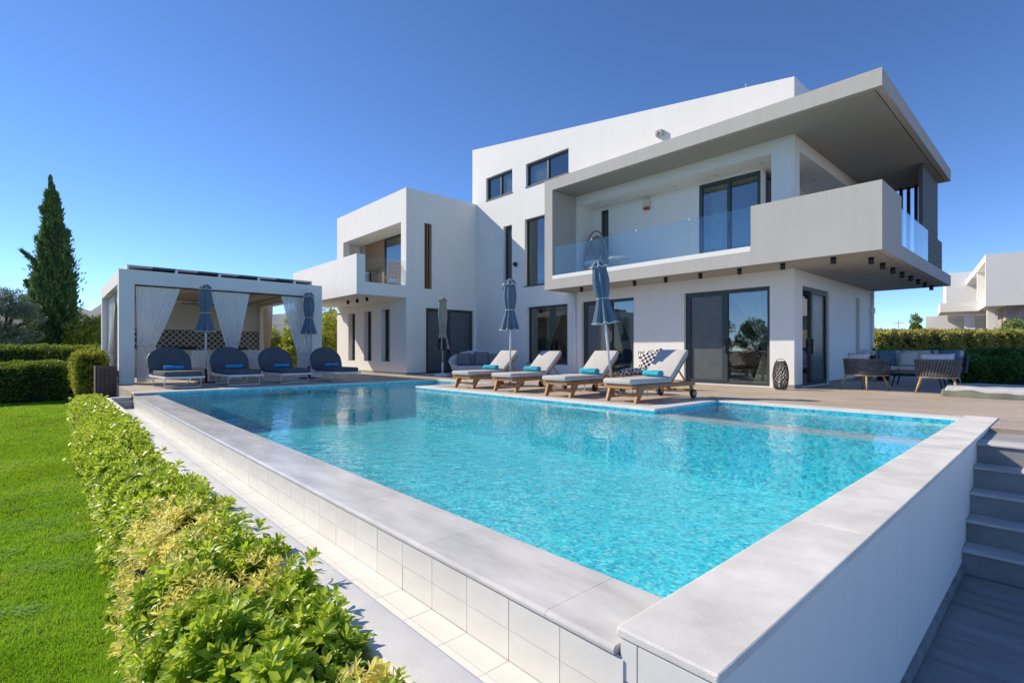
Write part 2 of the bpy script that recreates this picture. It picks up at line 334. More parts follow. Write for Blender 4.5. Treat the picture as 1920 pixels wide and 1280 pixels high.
class MB:
    def __init__(s, org=(0, 0, 0)): s.v = []; s.f = []; s.o = Vector(org); s.sm = []
    def add(s, vs, fs, smooth=False):
        b = len(s.v); s.v += [tuple(Vector(p) - s.o) for p in vs]; s.f += [tuple(b + i for i in f) for f in fs]; s.sm += [smooth] * len(fs); return s
    def box(s, x0, x1, y0, y1, z0, z1, mat=None):
        vs = [(x, y, z) for z in (z0, z1) for y in (y0, y1) for x in (x0, x1)]
        if mat is not None: vs = [mat @ Vector(p) for p in vs]
        return s.add(vs, [(0, 2, 3, 1), (4, 5, 7, 6), (0, 1, 5, 4), (2, 6, 7, 3), (0, 4, 6, 2), (1, 3, 7, 5)])
    def bar(s, a, b, w, h=None, up=(0, 0, 1)):
        a, b = Vector(a), Vector(b); d = (b - a); L = d.length; d.normalize(); u = Vector(up)
        if abs(d.dot(u)) > .98: u = Vector((0, 1, 0))
        x = d.cross(u).normalized(); y = x.cross(d).normalized(); h = h or w
        vs = [p + x * i * w / 2 + y * j * h / 2 for p in (a, b) for i, j in ((-1, -1), (1, -1), (1, 1), (-1, 1))]
        return s.add(vs, [(0, 1, 2, 3), (4, 7, 6, 5), (0, 4, 5, 1), (1, 5, 6, 2), (2, 6, 7, 3), (3, 7, 4, 0)])
    def tube(s, pts, r, n=8, closed=False, caps=True):
        pts = [Vector(p) for p in pts]; m = len(pts); rs = r if isinstance(r, (list, tuple)) else [r] * m
        vs = []; fs = []; prev = None
        for i, p in enumerate(pts):
            if closed: d = pts[(i + 1) % m] - pts[i - 1]
            else: d = pts[min(i + 1, m - 1)] - pts[max(i - 1, 0)]
            d.normalize()
            if prev is None:
                u = Vector((0, 0, 1)) if abs(d.z) < .9 else Vector((1, 0, 0)); x = d.cross(u).normalized()
            else: x = (prev - d * prev.dot(d)).normalized()
            prev = x; y = d.cross(x)
            vs += [p + (x * math.cos(2 * math.pi * k / n) + y * math.sin(2 * math.pi * k / n)) * rs[i] for k in range(n)]
        for i in range(m if closed else m - 1):
            j = (i + 1) % m
            fs += [(i * n + k, i * n + (k + 1) % n, j * n + (k + 1) % n, j * n + k) for k in range(n)]
        if caps and not closed: fs += [tuple(range(n - 1, -1, -1)), tuple((m - 1) * n + k for k in range(n))]
        return s.add(vs, fs, True)
    def lathe(s, prof, n=24, c=(0, 0), fold=0., nf=8, ph=0.):
        vs = []; fs = []
        for i, q in enumerate(prof):
            r, z = q[0], q[1]; fo = q[2] if len(q) > 2 else fold
            for k in range(n):
                a = 2 * math.pi * k / n; rr = r * (1 + fo * math.cos(nf * a + ph) + fo * .35 * math.sin(3 * a + 1.3 * ph))
                vs.append((c[0] + rr * math.cos(a), c[1] + rr * math.sin(a), z))
        for i in range(len(prof) - 1):
            fs += [(i * n + k, i * n + (k + 1) % n, (i + 1) * n + (k + 1) % n, (i + 1) * n + k) for k in range(n)]
        fs += [tuple(range(n - 1, -1, -1)), tuple((len(prof) - 1) * n + k for k in range(n))]
        return s.add(vs, fs, True)
    def prism(s, pts, h0, h1, plane='xy'):
        def P(a, b, h): return {'xy': (a, b, h), 'xz': (a, h, b), 'yz': (h, a, b)}[plane]
        n = len(pts); vs = [P(a, b, h0) for a, b in pts] + [P(a, b, h1) for a, b in pts]
        return s.add(vs, [tuple(range(n - 1, -1, -1)), tuple(range(n, 2 * n))] + [(i, (i + 1) % n, n + (i + 1) % n, n + i) for i in range(n)])
    def grid(s, fn, nu, nv, smooth=True):
        vs = [fn(i / nu, j / nv) for j in range(nv + 1) for i in range(nu + 1)]
        return s.add(vs, [(j * (nu + 1) + i, j * (nu + 1) + i + 1, (j + 1) * (nu + 1) + i + 1, (j + 1) * (nu + 1) + i) for j in range(nv) for i in range(nu)], smooth)
    def wall(s, plane, c0, c1, u0, u1, z0, z1, holes=(), top=None):
        """wall of real thickness c0..c1 with openings; plane 'y' (u is X) or 'x' (u is Y)"""
        us = sorted({u0, u1, *[h[0] for h in holes], *[h[1] for h in holes]}); us = [u for u in us if u0 <= u <= u1]
        zs = sorted({z0, z1, *[h[2] for h in holes], *[h[3] for h in holes]}); zs = [z for z in zs if z0 <= z <= z1]
        def Z(u, z): return top(u) if (top and z == z1) else z
        def P(u, c, z): return (u, c, Z(u, z)) if plane == 'y' else (c, u, Z(u, z))
        def solid(i, j):
            if i < 0 or j < 0 or i >= len(us) - 1 or j >= len(zs) - 1: return False
            uc, zc = (us[i] + us[i + 1]) / 2, (zs[j] + zs[j + 1]) / 2
            return not any(h[0] < uc < h[1] and h[2] < zc < h[3] for h in holes)
        for i in range(len(us) - 1):
            for j in range(len(zs) - 1):
                if not solid(i, j): continue
                a, b, c, d = us[i], us[i + 1], zs[j], zs[j + 1]
                for cc in (c0, c1): s.add([P(a, cc, c), P(b, cc, c), P(b, cc, d), P(a, cc, d)], [(0, 1, 2, 3)])
                if not solid(i - 1, j): s.add([P(a, c0, c), P(a, c1, c), P(a, c1, d), P(a, c0, d)], [(0, 1, 2, 3)])
                if not solid(i + 1, j): s.add([P(b, c0, c), P(b, c1, c), P(b, c1, d), P(b, c0, d)], [(0, 1, 2, 3)])
                if not solid(i, j - 1): s.add([P(a, c0, c), P(b, c0, c), P(b, c1, c), P(a, c1, c)], [(0, 1, 2, 3)])
                if not solid(i, j + 1): s.add([P(a, c0, d), P(b, c0, d), P(b, c1, d), P(a, c1, d)], [(0, 1, 2, 3)])
        return s
    def mesh(s, name, merge=False):
        me = bpy.data.meshes.new(name); me.from_pydata(s.v, [], s.f)
        me.polygons.foreach_set('use_smooth', s.sm); me.update()
        import bmesh
        bm = bmesh.new(); bm.from_mesh(me)
        if merge: bmesh.ops.remove_doubles(bm, verts=bm.verts, dist=1e-4)
        bmesh.ops.recalc_face_normals(bm, faces=bm.faces); bm.to_mesh(me); bm.free()
        return me
    def build(s, name, mat, parent=None, bev=0., seg=2, loc=None, rz=0., merge=False, smooth=False):
        o = link(s.mesh(name, merge), name, mat, parent, loc, rz)
        if smooth: o.data.polygons.foreach_set('use_smooth', [True] * len(o.data.polygons))
        if bev:
            b = o.modifiers.new('bevel', 'BEVEL'); b.width = bev; b.segments = seg; b.limit_method = 'ANGLE'
            if seg > 2: o.data.polygons.foreach_set('use_smooth', [True] * len(o.data.polygons)); b.harden_normals = False
        return o
def B(x0, x1, y0, y1, z0, z1): return MB().box(x0, x1, y0, y1, z0, z1)
def copy_tree(o, parent=None):
    c = o.copy(); col.objects.link(c)
    if parent is not None: c.parent = parent
    for ch in list(o.children): copy_tree(ch, c)
    return c
def kids_of(o): return [c for c in bpy.data.objects if c.parent == o]
def cushion_mesh(name, w, d, t, puff=.35, n=10):
    """soft pillow: pinched edges, bulging faces, centred on the origin"""
    m = MB()
    def prof(u): return max(0., 1 - abs(2 * u - 1) ** 3.2) ** .55
    for sgn in (1, -1):
        m.grid(lambda u, v: ((u - .5) * w * (1 - .06 * math.sin(math.pi * v)), (v - .5) * d * (1 - .06 * math.sin(math.pi * u)), sgn * t / 2 * prof(u) * prof(v)), n, n)
    return m.mesh(name, True)
rng = np.random.default_rng(7); random.seed(7)

# ================================================================== SETTING
def struct(mb, name, mat, **k):
    o = mb.build(name, mat, **k); o['kind'] = 'structure'; return o
LAWN_Z, LOW_Z = -.74, -1.14
g = MB(); S_ = 5000
g.add([(-S_, -S_, -1.6), (S_, -S_, -1.6), (S_, S_, -1.6), (-S_, S_, -1.6)], [(0, 1, 2, 3)])
struct(g, 'ground', M['terrain'])
g = MB().box(-45, -.72, -14, .86, -1.4, LAWN_Z); g.box(-45, -30, .86, 30, -1.4, LAWN_Z + .004)
struct(g, 'lawn', M['lawn'])
struct(MB().box(-30, -14.5, .862, 1.40, -1.4, -.36), 'planting_bed', M['soil'])
struct(MB().box(-45, 30, 24, 70, -1.3, -.06), 'garden_ground', M['soil'])
d = MB()
for b in ((-30, -14.46, 1.41, 9.45), (-30, -.69, 9.76, 24), (-.69, 8, 8.6, 24), (-11.5, -4.88, 7.6, 9.76)):
    d.box(b[0], b[1], b[2], b[3], -1.25, 0)
struct(d, 'terrace_deck', M['deck'])
# far hills
def hills():
    rs = np.random.default_rng(3); m = MB(); n = 120
    ang = np.linspace(R(20), R(112), n)       # clockwise from +Y towards -X
    def hgt(i, j):
        a = ang[i]; base = 175 if a > R(60) else 175 * max(0.12, (a - R(15)) / R(45))
        w = .5 + .5 * math.sin(a * 7 + 1) * .35 + .12 * math.sin(a * 23) + .05 * math.sin(a * 61 + 2)
        return base * (.62 + .35 * w) * [0, .35, .72, 1., .9][j] * (1 + .1 * rs.uniform(-1, 1))
    dist = [1100, 1350, 1600, 1850, 2200]
    m.grid(lambda u, v: (lambda i, j: (-math.sin(ang[i]) * dist[j], math.cos(ang[i]) * dist[j], -5 + hgt(i, j)))(int(round(u * (n - 1))), int(round(v * 4))), n - 1, 4)
    struct(m, 'hills', M['hill'])
hills()

# ================================================================== POOL
WZ = -.062
PX0, PX1, PY0, PYP, PY1 = -14.15, -1.04, 1.85, 7.30, 9.45
PEN0, PEN1 = -11.81, -4.57
pool = thing('swimming_pool', (-7.5, 5, 0), 'turquoise infinity pool with pale stone edges beside the white villa', 'pool')
PO = (-7.5, 5, 0)
def pool_part(name, mb_boxes, mat, bev=0., **k):
    m = MB(PO)
    for b in mb_boxes: m.box(*b)
    return m.build(name, mat, pool, bev, **k)
FZ = -.98; SZ = -.40
bs = MB(PO)
def q(*p): bs.add(list(p), [tuple(range(len(p)))])
TOPZ = -.03
q((PX0, PY0, FZ), (PX1, PY0, FZ), (PX1, PYP, FZ), (PX0, PYP, FZ)); q((PX0, PYP, FZ), (PEN0, PYP, FZ), (PEN0, PY1, FZ), (PX0, PY1, FZ))
q((PEN1, 7.52, SZ), (PX1, 7.52, SZ), (PX1, PY1, SZ), (PEN1, PY1, SZ))
q((PX0, PY0, FZ), (PX0, PY1, FZ), (PX0, PY1, TOPZ), (PX0, PY0, TOPZ))
q((PX0, PY1, FZ), (PEN0, PY1, FZ), (PEN0, PY1, TOPZ), (PX0, PY1, TOPZ)); q((PEN0, PY1, FZ), (PEN0, PYP, FZ), (PEN0, PYP, TOPZ), (PEN0, PY1, TOPZ))
q((PEN0, PYP, FZ), (PEN1, PYP, FZ), (PEN1, PYP, TOPZ), (PEN0, PYP, TOPZ)); q((PEN1, PYP, FZ), (PX1, PYP, FZ), (PX1, PYP, -.135), (PEN1, PYP, -.135))
q((PEN1, PYP, SZ), (PEN1, PY1, SZ), (PEN1, PY1, TOPZ), (PEN1, PYP, TOPZ)); q((PEN1, PY1, SZ), (PX1, PY1, SZ), (PX1, PY1, TOPZ), (PEN1, PY1, TOPZ))
q((PX1, PY0, FZ), (PX1, PY1, FZ), (PX1, PY1, TOPZ), (PX1, PY0, TOPZ)); q((PX0, PY0, FZ), (PX1, PY0, FZ), (PX1, PY0, -.075), (PX0, PY0, -.075))
bs.build('basin', M['mosaic_sparkle'], pool)
pool_part('divider_wall', [(PEN1 + .002, PX1 - .002, PYP + .002, 7.518, SZ - .1, -.088)], M['marble'], .01)
# flush white coping slabs round the deck side
def slab_run(u0, u1, n, fn):
    e = np.linspace(u0, u1, n + 1)
    for a, b in zip(e[:-1], e[1:]): pool_part('coping_slab', [fn(a + .0015, b - .0015)], M['marble'], .006)
z0_, z1_ = -.034, .006
slab_run(1.41, 9.43, 8, lambda a, b: (-14.455, -14.12, a, b, z0_, z1_))
slab_run(-14.12, -11.5, 3, lambda a, b: (a, b, 9.43, 9.755, z0_, z1_))
slab_run(7.61, 9.43, 2, lambda a, b: (-11.83, -11.502, a, b, z0_, z1_))
slab_run(-11.83, -4.55, 7, lambda a, b: (a, b, 7.275, 7.598, z0_, z1_))
slab_run(7.61, 9.43, 2, lambda a, b: (-4.878, -4.55, a, b, z0_, z1_))
slab_run(-11.49, -4.55, 6, lambda a, b: (a, b, 9.76, 9.762, -.05, -.04)) if False else None
slab_run(-4.55, -1.05, 3, lambda a, b: (a, b, 9.43, 9.755, z0_, z1_))
# raised near-right wall and its bush hammered coping
e = [1.43, 3.1, 4.33, 5.55, 6.85, 8.2, 9.87]
for a, b in zip(e[:-1], e[1:]): pool_part('raised_coping_slab', [(-1.045, -.685, a + .0012, b - .0012, -.021, .012)], M['hammered'], .007, seg=2)
pool_part('side_wall', [(-1.038, -.699, 1.452, 9.86, -1.25, -.0215)], M['white'])
# end face of that wall: small tiles
pool_part('end_tile', [(-1.03, -.965, 1.436, 1.4515, -.16, -.024)], M['tile'], .002)
pool_part('end_tile', [(-1.03, -.965, 1.4365, 1.4515, -.35, -.163)], M['tile'], .002)
pool_part('end_tile', [(-.961, -.7, 1.436, 1.4515, -.35, -.024)], M['tile'], .002)
# overflow weir: coping with a rounded nose
e = [-14.45, -12.9, -11.3, -9.7, -8.04, -6.7, -5.39, -4.25, -3.19, -2.27, -1.37, -1.047]
for a, b in zip(e[:-1], e[1:]):
    m = MB(PO); pr = [(1.85, -.055), (1.85, -.089), (1.437, -.089)] + [(1.437 - .0175 * math.sin(t) , -.0715 - .0175 * math.cos(t)) for t in np.linspace(.2, math.pi - .2, 6)] + [(1.437, -.054)]
    m.prism(pr, a + .001, b - .001, 'yz'); m.build('weir_slab', M['wet'], pool)
pool_part('weir_wall', [(-14.44, -1.047, 1.447, 1.845, -1.3, -.09)], M['grout'])
tile_w = .289; x = -1.012; k = 0
tm = [MB().box(0, tile_w - .004, 0, .016, 0, .127).mesh('wall_tile'), MB().box(0, tile_w - .004, 0, .016, 0, .129).mesh('wall_tile')]
tf = MB().box(0, tile_w - .003, 0, .124, 0, .012).mesh('gutter_tile'); tf2 = MB().box(0, tile_w - .003, 0, .12, 0, .012).mesh('gutter_tile')
while x - tile_w > -14.5:
    x -= tile_w
    link(tm[0], 'wall_tile', M['tile'], pool, Vector((x, 1.43 + random.uniform(0, .0012), -.218)) - Vector(PO))
    link(tm[1], 'wall_tile', M['tile'], pool, Vector((x, 1.43 + random.uniform(0, .0012), -.350)) - Vector(PO))
    link(tf, 'gutter_tile', M['tile'], pool, Vector((x, 1.304, -.362 + random.uniform(0, .001))) - Vector(PO))
    link(tf2, 'gutter_tile', M['tile'], pool, Vector((x, 1.181, -.362 + random.uniform(0, .001))) - Vector(PO))
pool_part('gutter_bed', [(-14.44, -1.0, 1.046, 1.446, -.5, -.3535)], M['grout'])
pool_part('gutter_kerb', [(-14.7, -.6, .85, 1.045, -1.3, -.112)], M['pebble'], .02, seg=4)
pool_part('gutter_end_wall', [(-14.66, -14.46, 1.047, 1.405, -.9, -.105)], M['marble'])
pool_part('gutter_end_ledge', [(-14.458, -14.3, 1.05, 1.425, -.36, -.19)], M['landing'], .005)
w = MB(); w.add([(PX0 + .001, PY0 + .001, WZ), (PX1 - .001, PY0 + .001, WZ), (PX1 - .001, PY1 - .001, WZ), (PEN1 + .001, PY1 - .001, WZ), (PEN1 + .001, PYP - .001, WZ), (PEN0 - .001, PYP - .001, WZ), (PEN0 - .001, PY1 - .001, WZ), (PX0 + .001, PY1 - .001, WZ)], [tuple(range(8))])
struct(w, 'water', M['water'])

# ================================================================== LOWER PATH AND STEPS
lp = struct(MB().box(-.698, 6, -6, 6.36, -1.4, LOW_Z - .012), 'lower_path', M['grout'])
for i in range(5):
    for j in range(-4, 11):
        a, b = -.675 + i * 1.2 - (.6 if j % 2 else 0), .0
        xa, xb = max(-.675, a + .0015), min(5.4, a + 1.2 - .0015); y0 = .1 + j * .6
        if xb - xa < .05 or y0 + .6 > 6.36 + .2: continue
        link(MB().box(xa, xb, y0 + .0015, min(y0 + .5985, 6.355), LOW_Z - .0115, LOW_Z + random.uniform(-.001, .001)).mesh('floor_tile'), 'floor_tile', M['slate'], lp)
st = thing('garden_steps', (.9, 6.9, LOW_Z), 'five grey stone steps climbing beside the white pool wall', 'steps')
SO = (.9, 6.9, LOW_Z)
nz = [-.05, -.268, -.486, -.704, -.922]; ny = [7.5, 7.22, 6.94, 6.66, 6.38]
for i in range(5):
    bot = nz[i + 1] - .03 if i < 4 else LOW_Z
    back = 8.6 if i == 0 else ny[i - 1] + .035
    MB(SO).box(-.698, 3.2, ny[i] + .03, ny[i] + .06 if i == 0 else ny[i - 1] + .03, bot - .1, nz[i] - .031).build('riser', M['slate'], st)
    MB(SO).box(-.6975, 3.2, ny[i], back if i else ny[i] + .33, nz[i] - .03, nz[i]).build('tread', M['tread'], st, .008, seg=3)
MB(SO).box(-.698, 3.2, 7.832, 8.598, -.4, -.052).build('landing', M['landing'], st)
MB(SO).box(-.698, -.676, 1.45, 6.38, LOW_Z, LOW_Z + .085).build('skirting', M['slate'], st)

# ================================================================== VILLA
VO = (-10.5, 15, 0)
villa = thing('villa', VO, 'large white modern villa with grey cantilevered roof canopy and glass balconies', 'house')
def V(): return MB(VO)
def vpart(name, boxes, mat, bev=0., parent=None):
    m = V()
    for b in boxes: m.box(*b)
    return m.build(name, mat, parent or villa, bev)
YW, XS, ZS = 13.87, -4.69, 3.03           # front wall plane, right side wall plane, soffit height
def slope(u): return 9.8 - .1492 * (u + 17.82)
D1 = (-7.69, -5.28, .02, 2.64); D2 = (-11.6, -9.44, .02, 2.67); W0 = (-14.36, -12.25, .48, 2.65)
V().wall('y', YW, YW + .35, -17.55, XS, 0, ZS, [D1, D2, W0]).build('front_wall', M['white'], villa)
SD = (14.45, 16.61, .02, 2.64); SN = (19.28, 19.74, .82, 2.66)
V().wall('x', XS, XS - .35, YW + .351, 21.3, 0, ZS, [SD, SN]).build('side_wall', M['white'], villa)
vpart('wall_niche', [(XS - .34, XS - .25, SN[0], SN[1], SN[2], SN[3])], M['grey'])
U1 = (-16.87, -15.21, 7.36, 8.31); U2 = (-14.42, -12.2, 7.36, 8.26); US = (-15.75, -15.23, 3.48, 6.05); UT = (-14.48, -12.9, 3.48, 6.10)
V().wall('y', YW, YW + .35, -17.82, -12.1, ZS, 8.31, [U1, U2, US, UT]).build('upper_wall', M['white'], villa)
V().wall('y', YW, YW + .35, -17.82, -12.1, 8.31, 9., [], top=slope).build('gable_wall', M['white'], villa)
RC = (-11.75, -5.24, 3.45, 6.06)
V().wall('y', YW, YW + .37, -12.1, XS, ZS, 6.76, [RC]).build('upper_wall', M['white'], villa)
V().wall('y', YW, YW + .37, -12.1, XS, 6.76, 7.8, [], top=slope).build('gable_wall', M['white'], villa)
V().wall('x', XS, XS - .35, YW + .371, 21.3, ZS, 7.85, [(YW + .371, 19.14, 3.45, 6.06)]).build('side_wall', M['white'], villa)
vpart('rear_wall', [(-17.82, XS, 21.31, 21.6, 0, 7.8), (-18.1, -17.83, 14.23, 21.6, 3.0, 9.0)], M['white'])
r = V(); r.prism([(-17.8, slope(-17.8) - .12), (XS - .3, slope(XS) - .12), (XS - .3, slope(XS) - .4), (-17.8, slope(-17.8) - .4)], YW + .36, 21.5, 'xz'); r.build('roof', M['white'], villa)
# grey canopy box: roof plate, jamb, balcony band, parapets
CX0, CX1, CY0, CY1 = -12.2, -2.61, 12.63, 21.45
vpart('roof_canopy', [(CX0, CX1, CY0, YW - .002, 6.44, 6.76), (XS + .002, CX1, YW - .002, CY1, 6.44, 6.76),
                      (CX0, CX1, CY0, CY0 + .13, 6.39, 6.44), (CX1 - .13, CX1, CY0 + .13, CY1, 6.39, 6.44), (XS + .002, CX1 - .13, CY1 - .13, CY1, 6.39, 6.44)], M['grey'])
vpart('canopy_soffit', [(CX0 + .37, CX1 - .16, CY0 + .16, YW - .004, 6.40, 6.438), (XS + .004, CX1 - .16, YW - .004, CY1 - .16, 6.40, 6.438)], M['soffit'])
vpart('canopy_jamb', [(CX0, CX0 + .36, CY0, YW - .002, ZS, 6.39)], M['grey'])
vpart('balcony_slab', [(CX0 + .36, CX1, CY0, YW - .002, ZS, 3.36), (XS + .002, CX1, YW - .002, CY1, ZS, 3.36)], M['grey'])
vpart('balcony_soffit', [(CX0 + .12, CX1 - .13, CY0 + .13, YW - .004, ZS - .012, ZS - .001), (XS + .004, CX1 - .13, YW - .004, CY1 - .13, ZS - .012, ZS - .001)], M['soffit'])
vpart('balcony_sill', [(CX0 + .361, -5.25, CY0 - .004, CY0 + .25, 3.361, 3.49)], M['white'], .004)
vpart('balcony_floor', [(CX0 + .361, CX1 - .23, CY0 + .251, YW - .003, 3.361, 3.44), (XS + .003, CX1 - .3, YW - .003, CY1 - .1, 3.361, 3.43)], M['landing'])
vpart('parapet', [(-5.25, CX1, CY0, CY0 + .22, 3.361, 4.46), (CX1 - .22, CX1, CY0 + .22, 14.40, 3.361, 4.46)], M['grey'])
# recessed loggia behind the balcony
lb = V(); KY = 14.72
DL = (-7.67, -5.845, 3.46, 6.0); WL = (-11.41, -11.07, 3.46, 5.98)
lb.wall('y', KY, KY + .3, -11.75, -5.83, 3.36, 6.06, [DL, WL]); lb.build('loggia_wall', M['white'], villa)
vpart('loggia_ceiling', [(-11.75, XS - .001, YW + .371, KY + 5, 6.061, 6.2)], M['white'])
vpart('loggia_floor', [(-11.75, XS - .001, YW + .001, 19.2, 3.3, 3.449)], M['landing'])
vpart('loggia_end_wall', [(-12.0, -11.751, YW + .372, KY + .3, 3.3, 6.06), (-5.95, -5.8, KY + 2.4, 19.14, 3.45, 6.06), (-5.8, XS - .36, 19.14, 19.3, 3.45, 6.06)], M['white'])
# rooms seen through the glass
rm = V()
rm.box(-17.2, -5.05, 14.23, 21.2, .0, .012); rm.box(-17.2, -5.05, 20.2, 20.4, .012, 2.95); rm.box(-17.3, -17.2, 14.23, 20.2, .012, 2.95); rm.box(-17.3, -5.05, 14.23, 21.2, 2.95, 3.02)
rm.box(-12.0, -11.85, 14.6, 20.2, .012, 2.95); rm.box(-9.2, -9.05, 16.5, 20.2, .012, 2.95)
rm.box(-17.8, -12.05, 14.23, 18, 3.3, 3.4); rm.box(-17.8, -12.05, 18, 18.2, 3.4, 8.6); rm.box(-17.8, -12.05, 14.23, 18, 6.5, 6.9); rm.box(-12.05, -11.98, 15.1, 18, 3.4, 8.5); rm.box(-17.8, -12.05, 14.23, 18, 8.55, 8.62)
rm.box(-11.7, -5.96, 18, 18.2, 3.45, 6.05)
rm.build('interior', M['room'], villa)

def window(plane, c, h, leaves, fw=.075, inset=.1, name='window', out=1, fd=.09, outer=True):
    """frame mesh with one child per leaf. leaves: list of (width share, 'glass'|'screen'|'none')"""
    u0, u1, z0, z1 = h
    a, b = (c + inset, c + inset + fd) if plane == 'y' else (c - inset - fd, c - inset)
    def bx(m, ua, ub, za, zb, p0, p1):
        return m.box(ua, ub, p0, p1, za, zb) if plane == 'y' else m.box(p0, p1, ua, ub, za, zb)
    m = V(); e_ = .0015
    bx(m, u0 + e_, u0 + fw, z0 + e_, z1 - e_, a, b); bx(m, u1 - fw, u1 - e_, z0 + e_, z1 - e_, a, b)
    bx(m, u0 + fw, u1 - fw, z1 - fw, z1 - e_, a, b); bx(m, u0 + fw, u1 - fw, z0 + e_, z0 + fw * .8, a, b)
    tot = sum(l[0] for l in leaves); u = u0 + fw; span = u1 - u0 - 2 * fw; edges = []
    for i, l in enumerate(leaves):
        ue = u + span * l[0] / tot; edges.append((u, ue, l[1])); u = ue
    for i in range(len(edges) - 1): bx(m, edges[i][1] - fw / 2, edges[i][1] + fw / 2, z0 + fw * .8, z1 - fw, a - (.012 if plane == 'y' else 0), b + (0 if plane == 'y' else .012))
    fr = m.build(name, M['alu'], villa, .004)
    for i, (ua, ub, k) in enumerate(edges):
        la = ua + (fw / 2 if i else 0) + .001; lb_ = ub - (fw / 2 if i < len(edges) - 1 else 0) - .001
        s = MB(VO); pm_ = (a + b) / 2
        if k == 'glass': bx(s, la, lb_, z0 + fw * .8 + .001, z1 - fw - .001, pm_ - .004, pm_ + .004); s.build('pane', M['glass'], fr)
        elif k == 'screen':
            bx(s, la, lb_, z0 + fw * .8 + .001, z1 - fw - .001, pm_ - .01, pm_ + .01); s.build('screen', M['screen'], fr)
            r_ = MB(VO); o0, o1 = (a - .012, a - .001) if plane == 'y' else (b + .001, b + .012)
            for (p, q_, r0, r1) in ((la, la + .05, z0 + .07, z1 - .08), (lb_ - .05, lb_, z0 + .07, z1 - .08), (la + .05, lb_ - .05, z1 - .13, z1 - .08), (la + .05, lb_ - .05, z0 + .07, z0 + .12)): bx(r_, p, q_, r0, r1, o0, o1)
            r_.build('leaf_frame', M['alu'], fr)
    if name == 'sliding_door':
        uh = edges[-1][0] + fw * .1 if plane == 'y' else edges[0][1] - fw * .1; hh = MB(VO); o0, o1 = (a - .05, a - .013) if plane == 'y' else (b + .013, b + .05)
        bx(hh, uh - .012, uh + .012, z0 + .85, z0 + 1.25, o0, o1); hh.build('handle', M['black'], fr, .004)
    return fr
def curtain_in(x0, x1, y, z0, z1, tie=None, side=1, parent=None, mat='curtain_in'):
    n = max(6, int((x1 - x0) * 14)); m = MB(VO)
    def fn(u, v):
        z = z0 + (z1 - z0) * v
        if tie is None: xa, xb = x0, x1
        else:
            t = (z - tie) / (z1 - tie) if z > tie else (tie - z) / max(.01, tie - z0) * .35
            wd = (x1 - x0) * (.18 + .82 * max(0, t) ** 1.2)
            xa, xb = (x1 - wd, x1) if side > 0 else (x0, x0 + wd)
        return (xa + (xb - xa) * u, y + .035 * math.sin(u * n * 2.2 + .6 * math.sin(3 * v)), z)
    m.grid(fn, n * 5, 14); return m.build('curtain', M[mat], villa if parent is None else parent)
w1 = window('y', YW, D1, [(1, 'screen'), (1, 'glass')], .1, .1, 'sliding_door')
curtain_in(-6.5, -5.38, YW + .3, .05, 2.6, .95, 1, w1)
w2 = window('y', YW, D2, [(1.25, 'screen'), (1, 'glass')], .09, .12, 'sliding_door')
curtain_in(-10.4, -9.55, YW + .32, .05, 2.6, .8, 1, w2)
w3 = window('y', YW, W0, [(1, 'glass')], .06, .12)
curtain_in(-13.7, -12.7, YW + .42, .5, 2.6, 1.0, -1, w3)
window('x', XS, SD, [(.85, 'glass'), (1.3, 'screen')], .09, .06, 'sliding_door')
window('y', YW, U1, [(1.1, 'glass'), (1, 'glass')], .08, .1); window('y', YW, U2, [(1, 'glass'), (1, 'glass')], .085, .1)
for h in (U1, U2): 
    mid = (h[0] + h[1]) / 2; lo, hi = (mid + .05, h[1] - .05) if h is U1 else (h[0] + .1, mid - .03)
    vpart('blind', [(lo, hi, YW + .21, YW + .225, h[2] + .05, h[3] - .1)], pm('beige_blind', (.42, .33, .25), .8, .1, 8, .2) if 'beige_blind' not in bpy.data.materials else bpy.data.materials['beige_blind'])
window('y', YW, US, [(1, 'screen')], .05, .12); ut = window('y', YW, UT, [(1, 'glass')], .06, .12)
curtain_in(-13.6, -12.95, YW + .42, 3.5, 6.05, None, 1, ut)
for h in (U1, U2, US, UT, W0): vpart('window_sill', [(h[0] - .02, h[1] + .02, YW - .025, YW + .1, h[2] - .035, h[2] - .001)], M['alu'])
dl = window('y', KY, DL, [(1, 'glass'), (1, 'glass')], .1, .02, 'sliding_door'); curtain_in(-7.5, -6.9, KY + .42, 3.5, 5.95, None, 1, dl)
vpart('roller_blind', [(-6.74, -6.1, KY + .16, KY + .17, 3.5, 5.6)], M['grey_fab'])
window('y', KY, WL, [(1, 'screen')], .05, .06)
m_ = window('x', -5.83, (KY + .31, KY + 2.4, 3.46, 6.0), [(1, 'glass'), (1, 'glass')], .1, .0, 'sliding_door')
# balustrade panes of the big balcony
gx = [-11.82] + [uY(x, 480, CY0 + .06).x for x in (1109.3, 1192.7, 1292)] + [-5.265]
for a, b in zip(gx[:-1], gx[1:]): vpart('glass_pane', [(a + .008, b - .008, CY0 + .06, CY0 + .075, 3.491, 4.46)], M['clear'])
for a in gx[1:-1]: vpart('glass_clip', [(a - .02, a + .02, CY0 + .05, CY0 + .085, 4.44, 4.475)], M['wmetal'], .004)
gy = [14.42, 15.9, 17.4, 18.8]
for a, b in zip(gy[:-1], gy[1:]): vpart('glass_pane', [(CX1 - .19, CX1 - .175, a + .008, b - .008, 3.431, 4.42)], M['clear'])
vpart('wood_pillar', [(-3.0, -2.9, 18.75, 21.2, 3.431, 6.398)], M['darkwood'], .004)
for k in range(6): vpart('balcony_board', [(-2.86, -2.82, 19.15, 21.4, 3.432 + k * .17, 3.432 + k * .17 + .163)], M['darkwood'], .004)
for xx in (-4.06, -3.86, -3.66, -3.46, -3.26): vpart('slat', [(xx - .045, xx + .045, 21.2, 21.3, 3.431, 6.398)], M['black'])
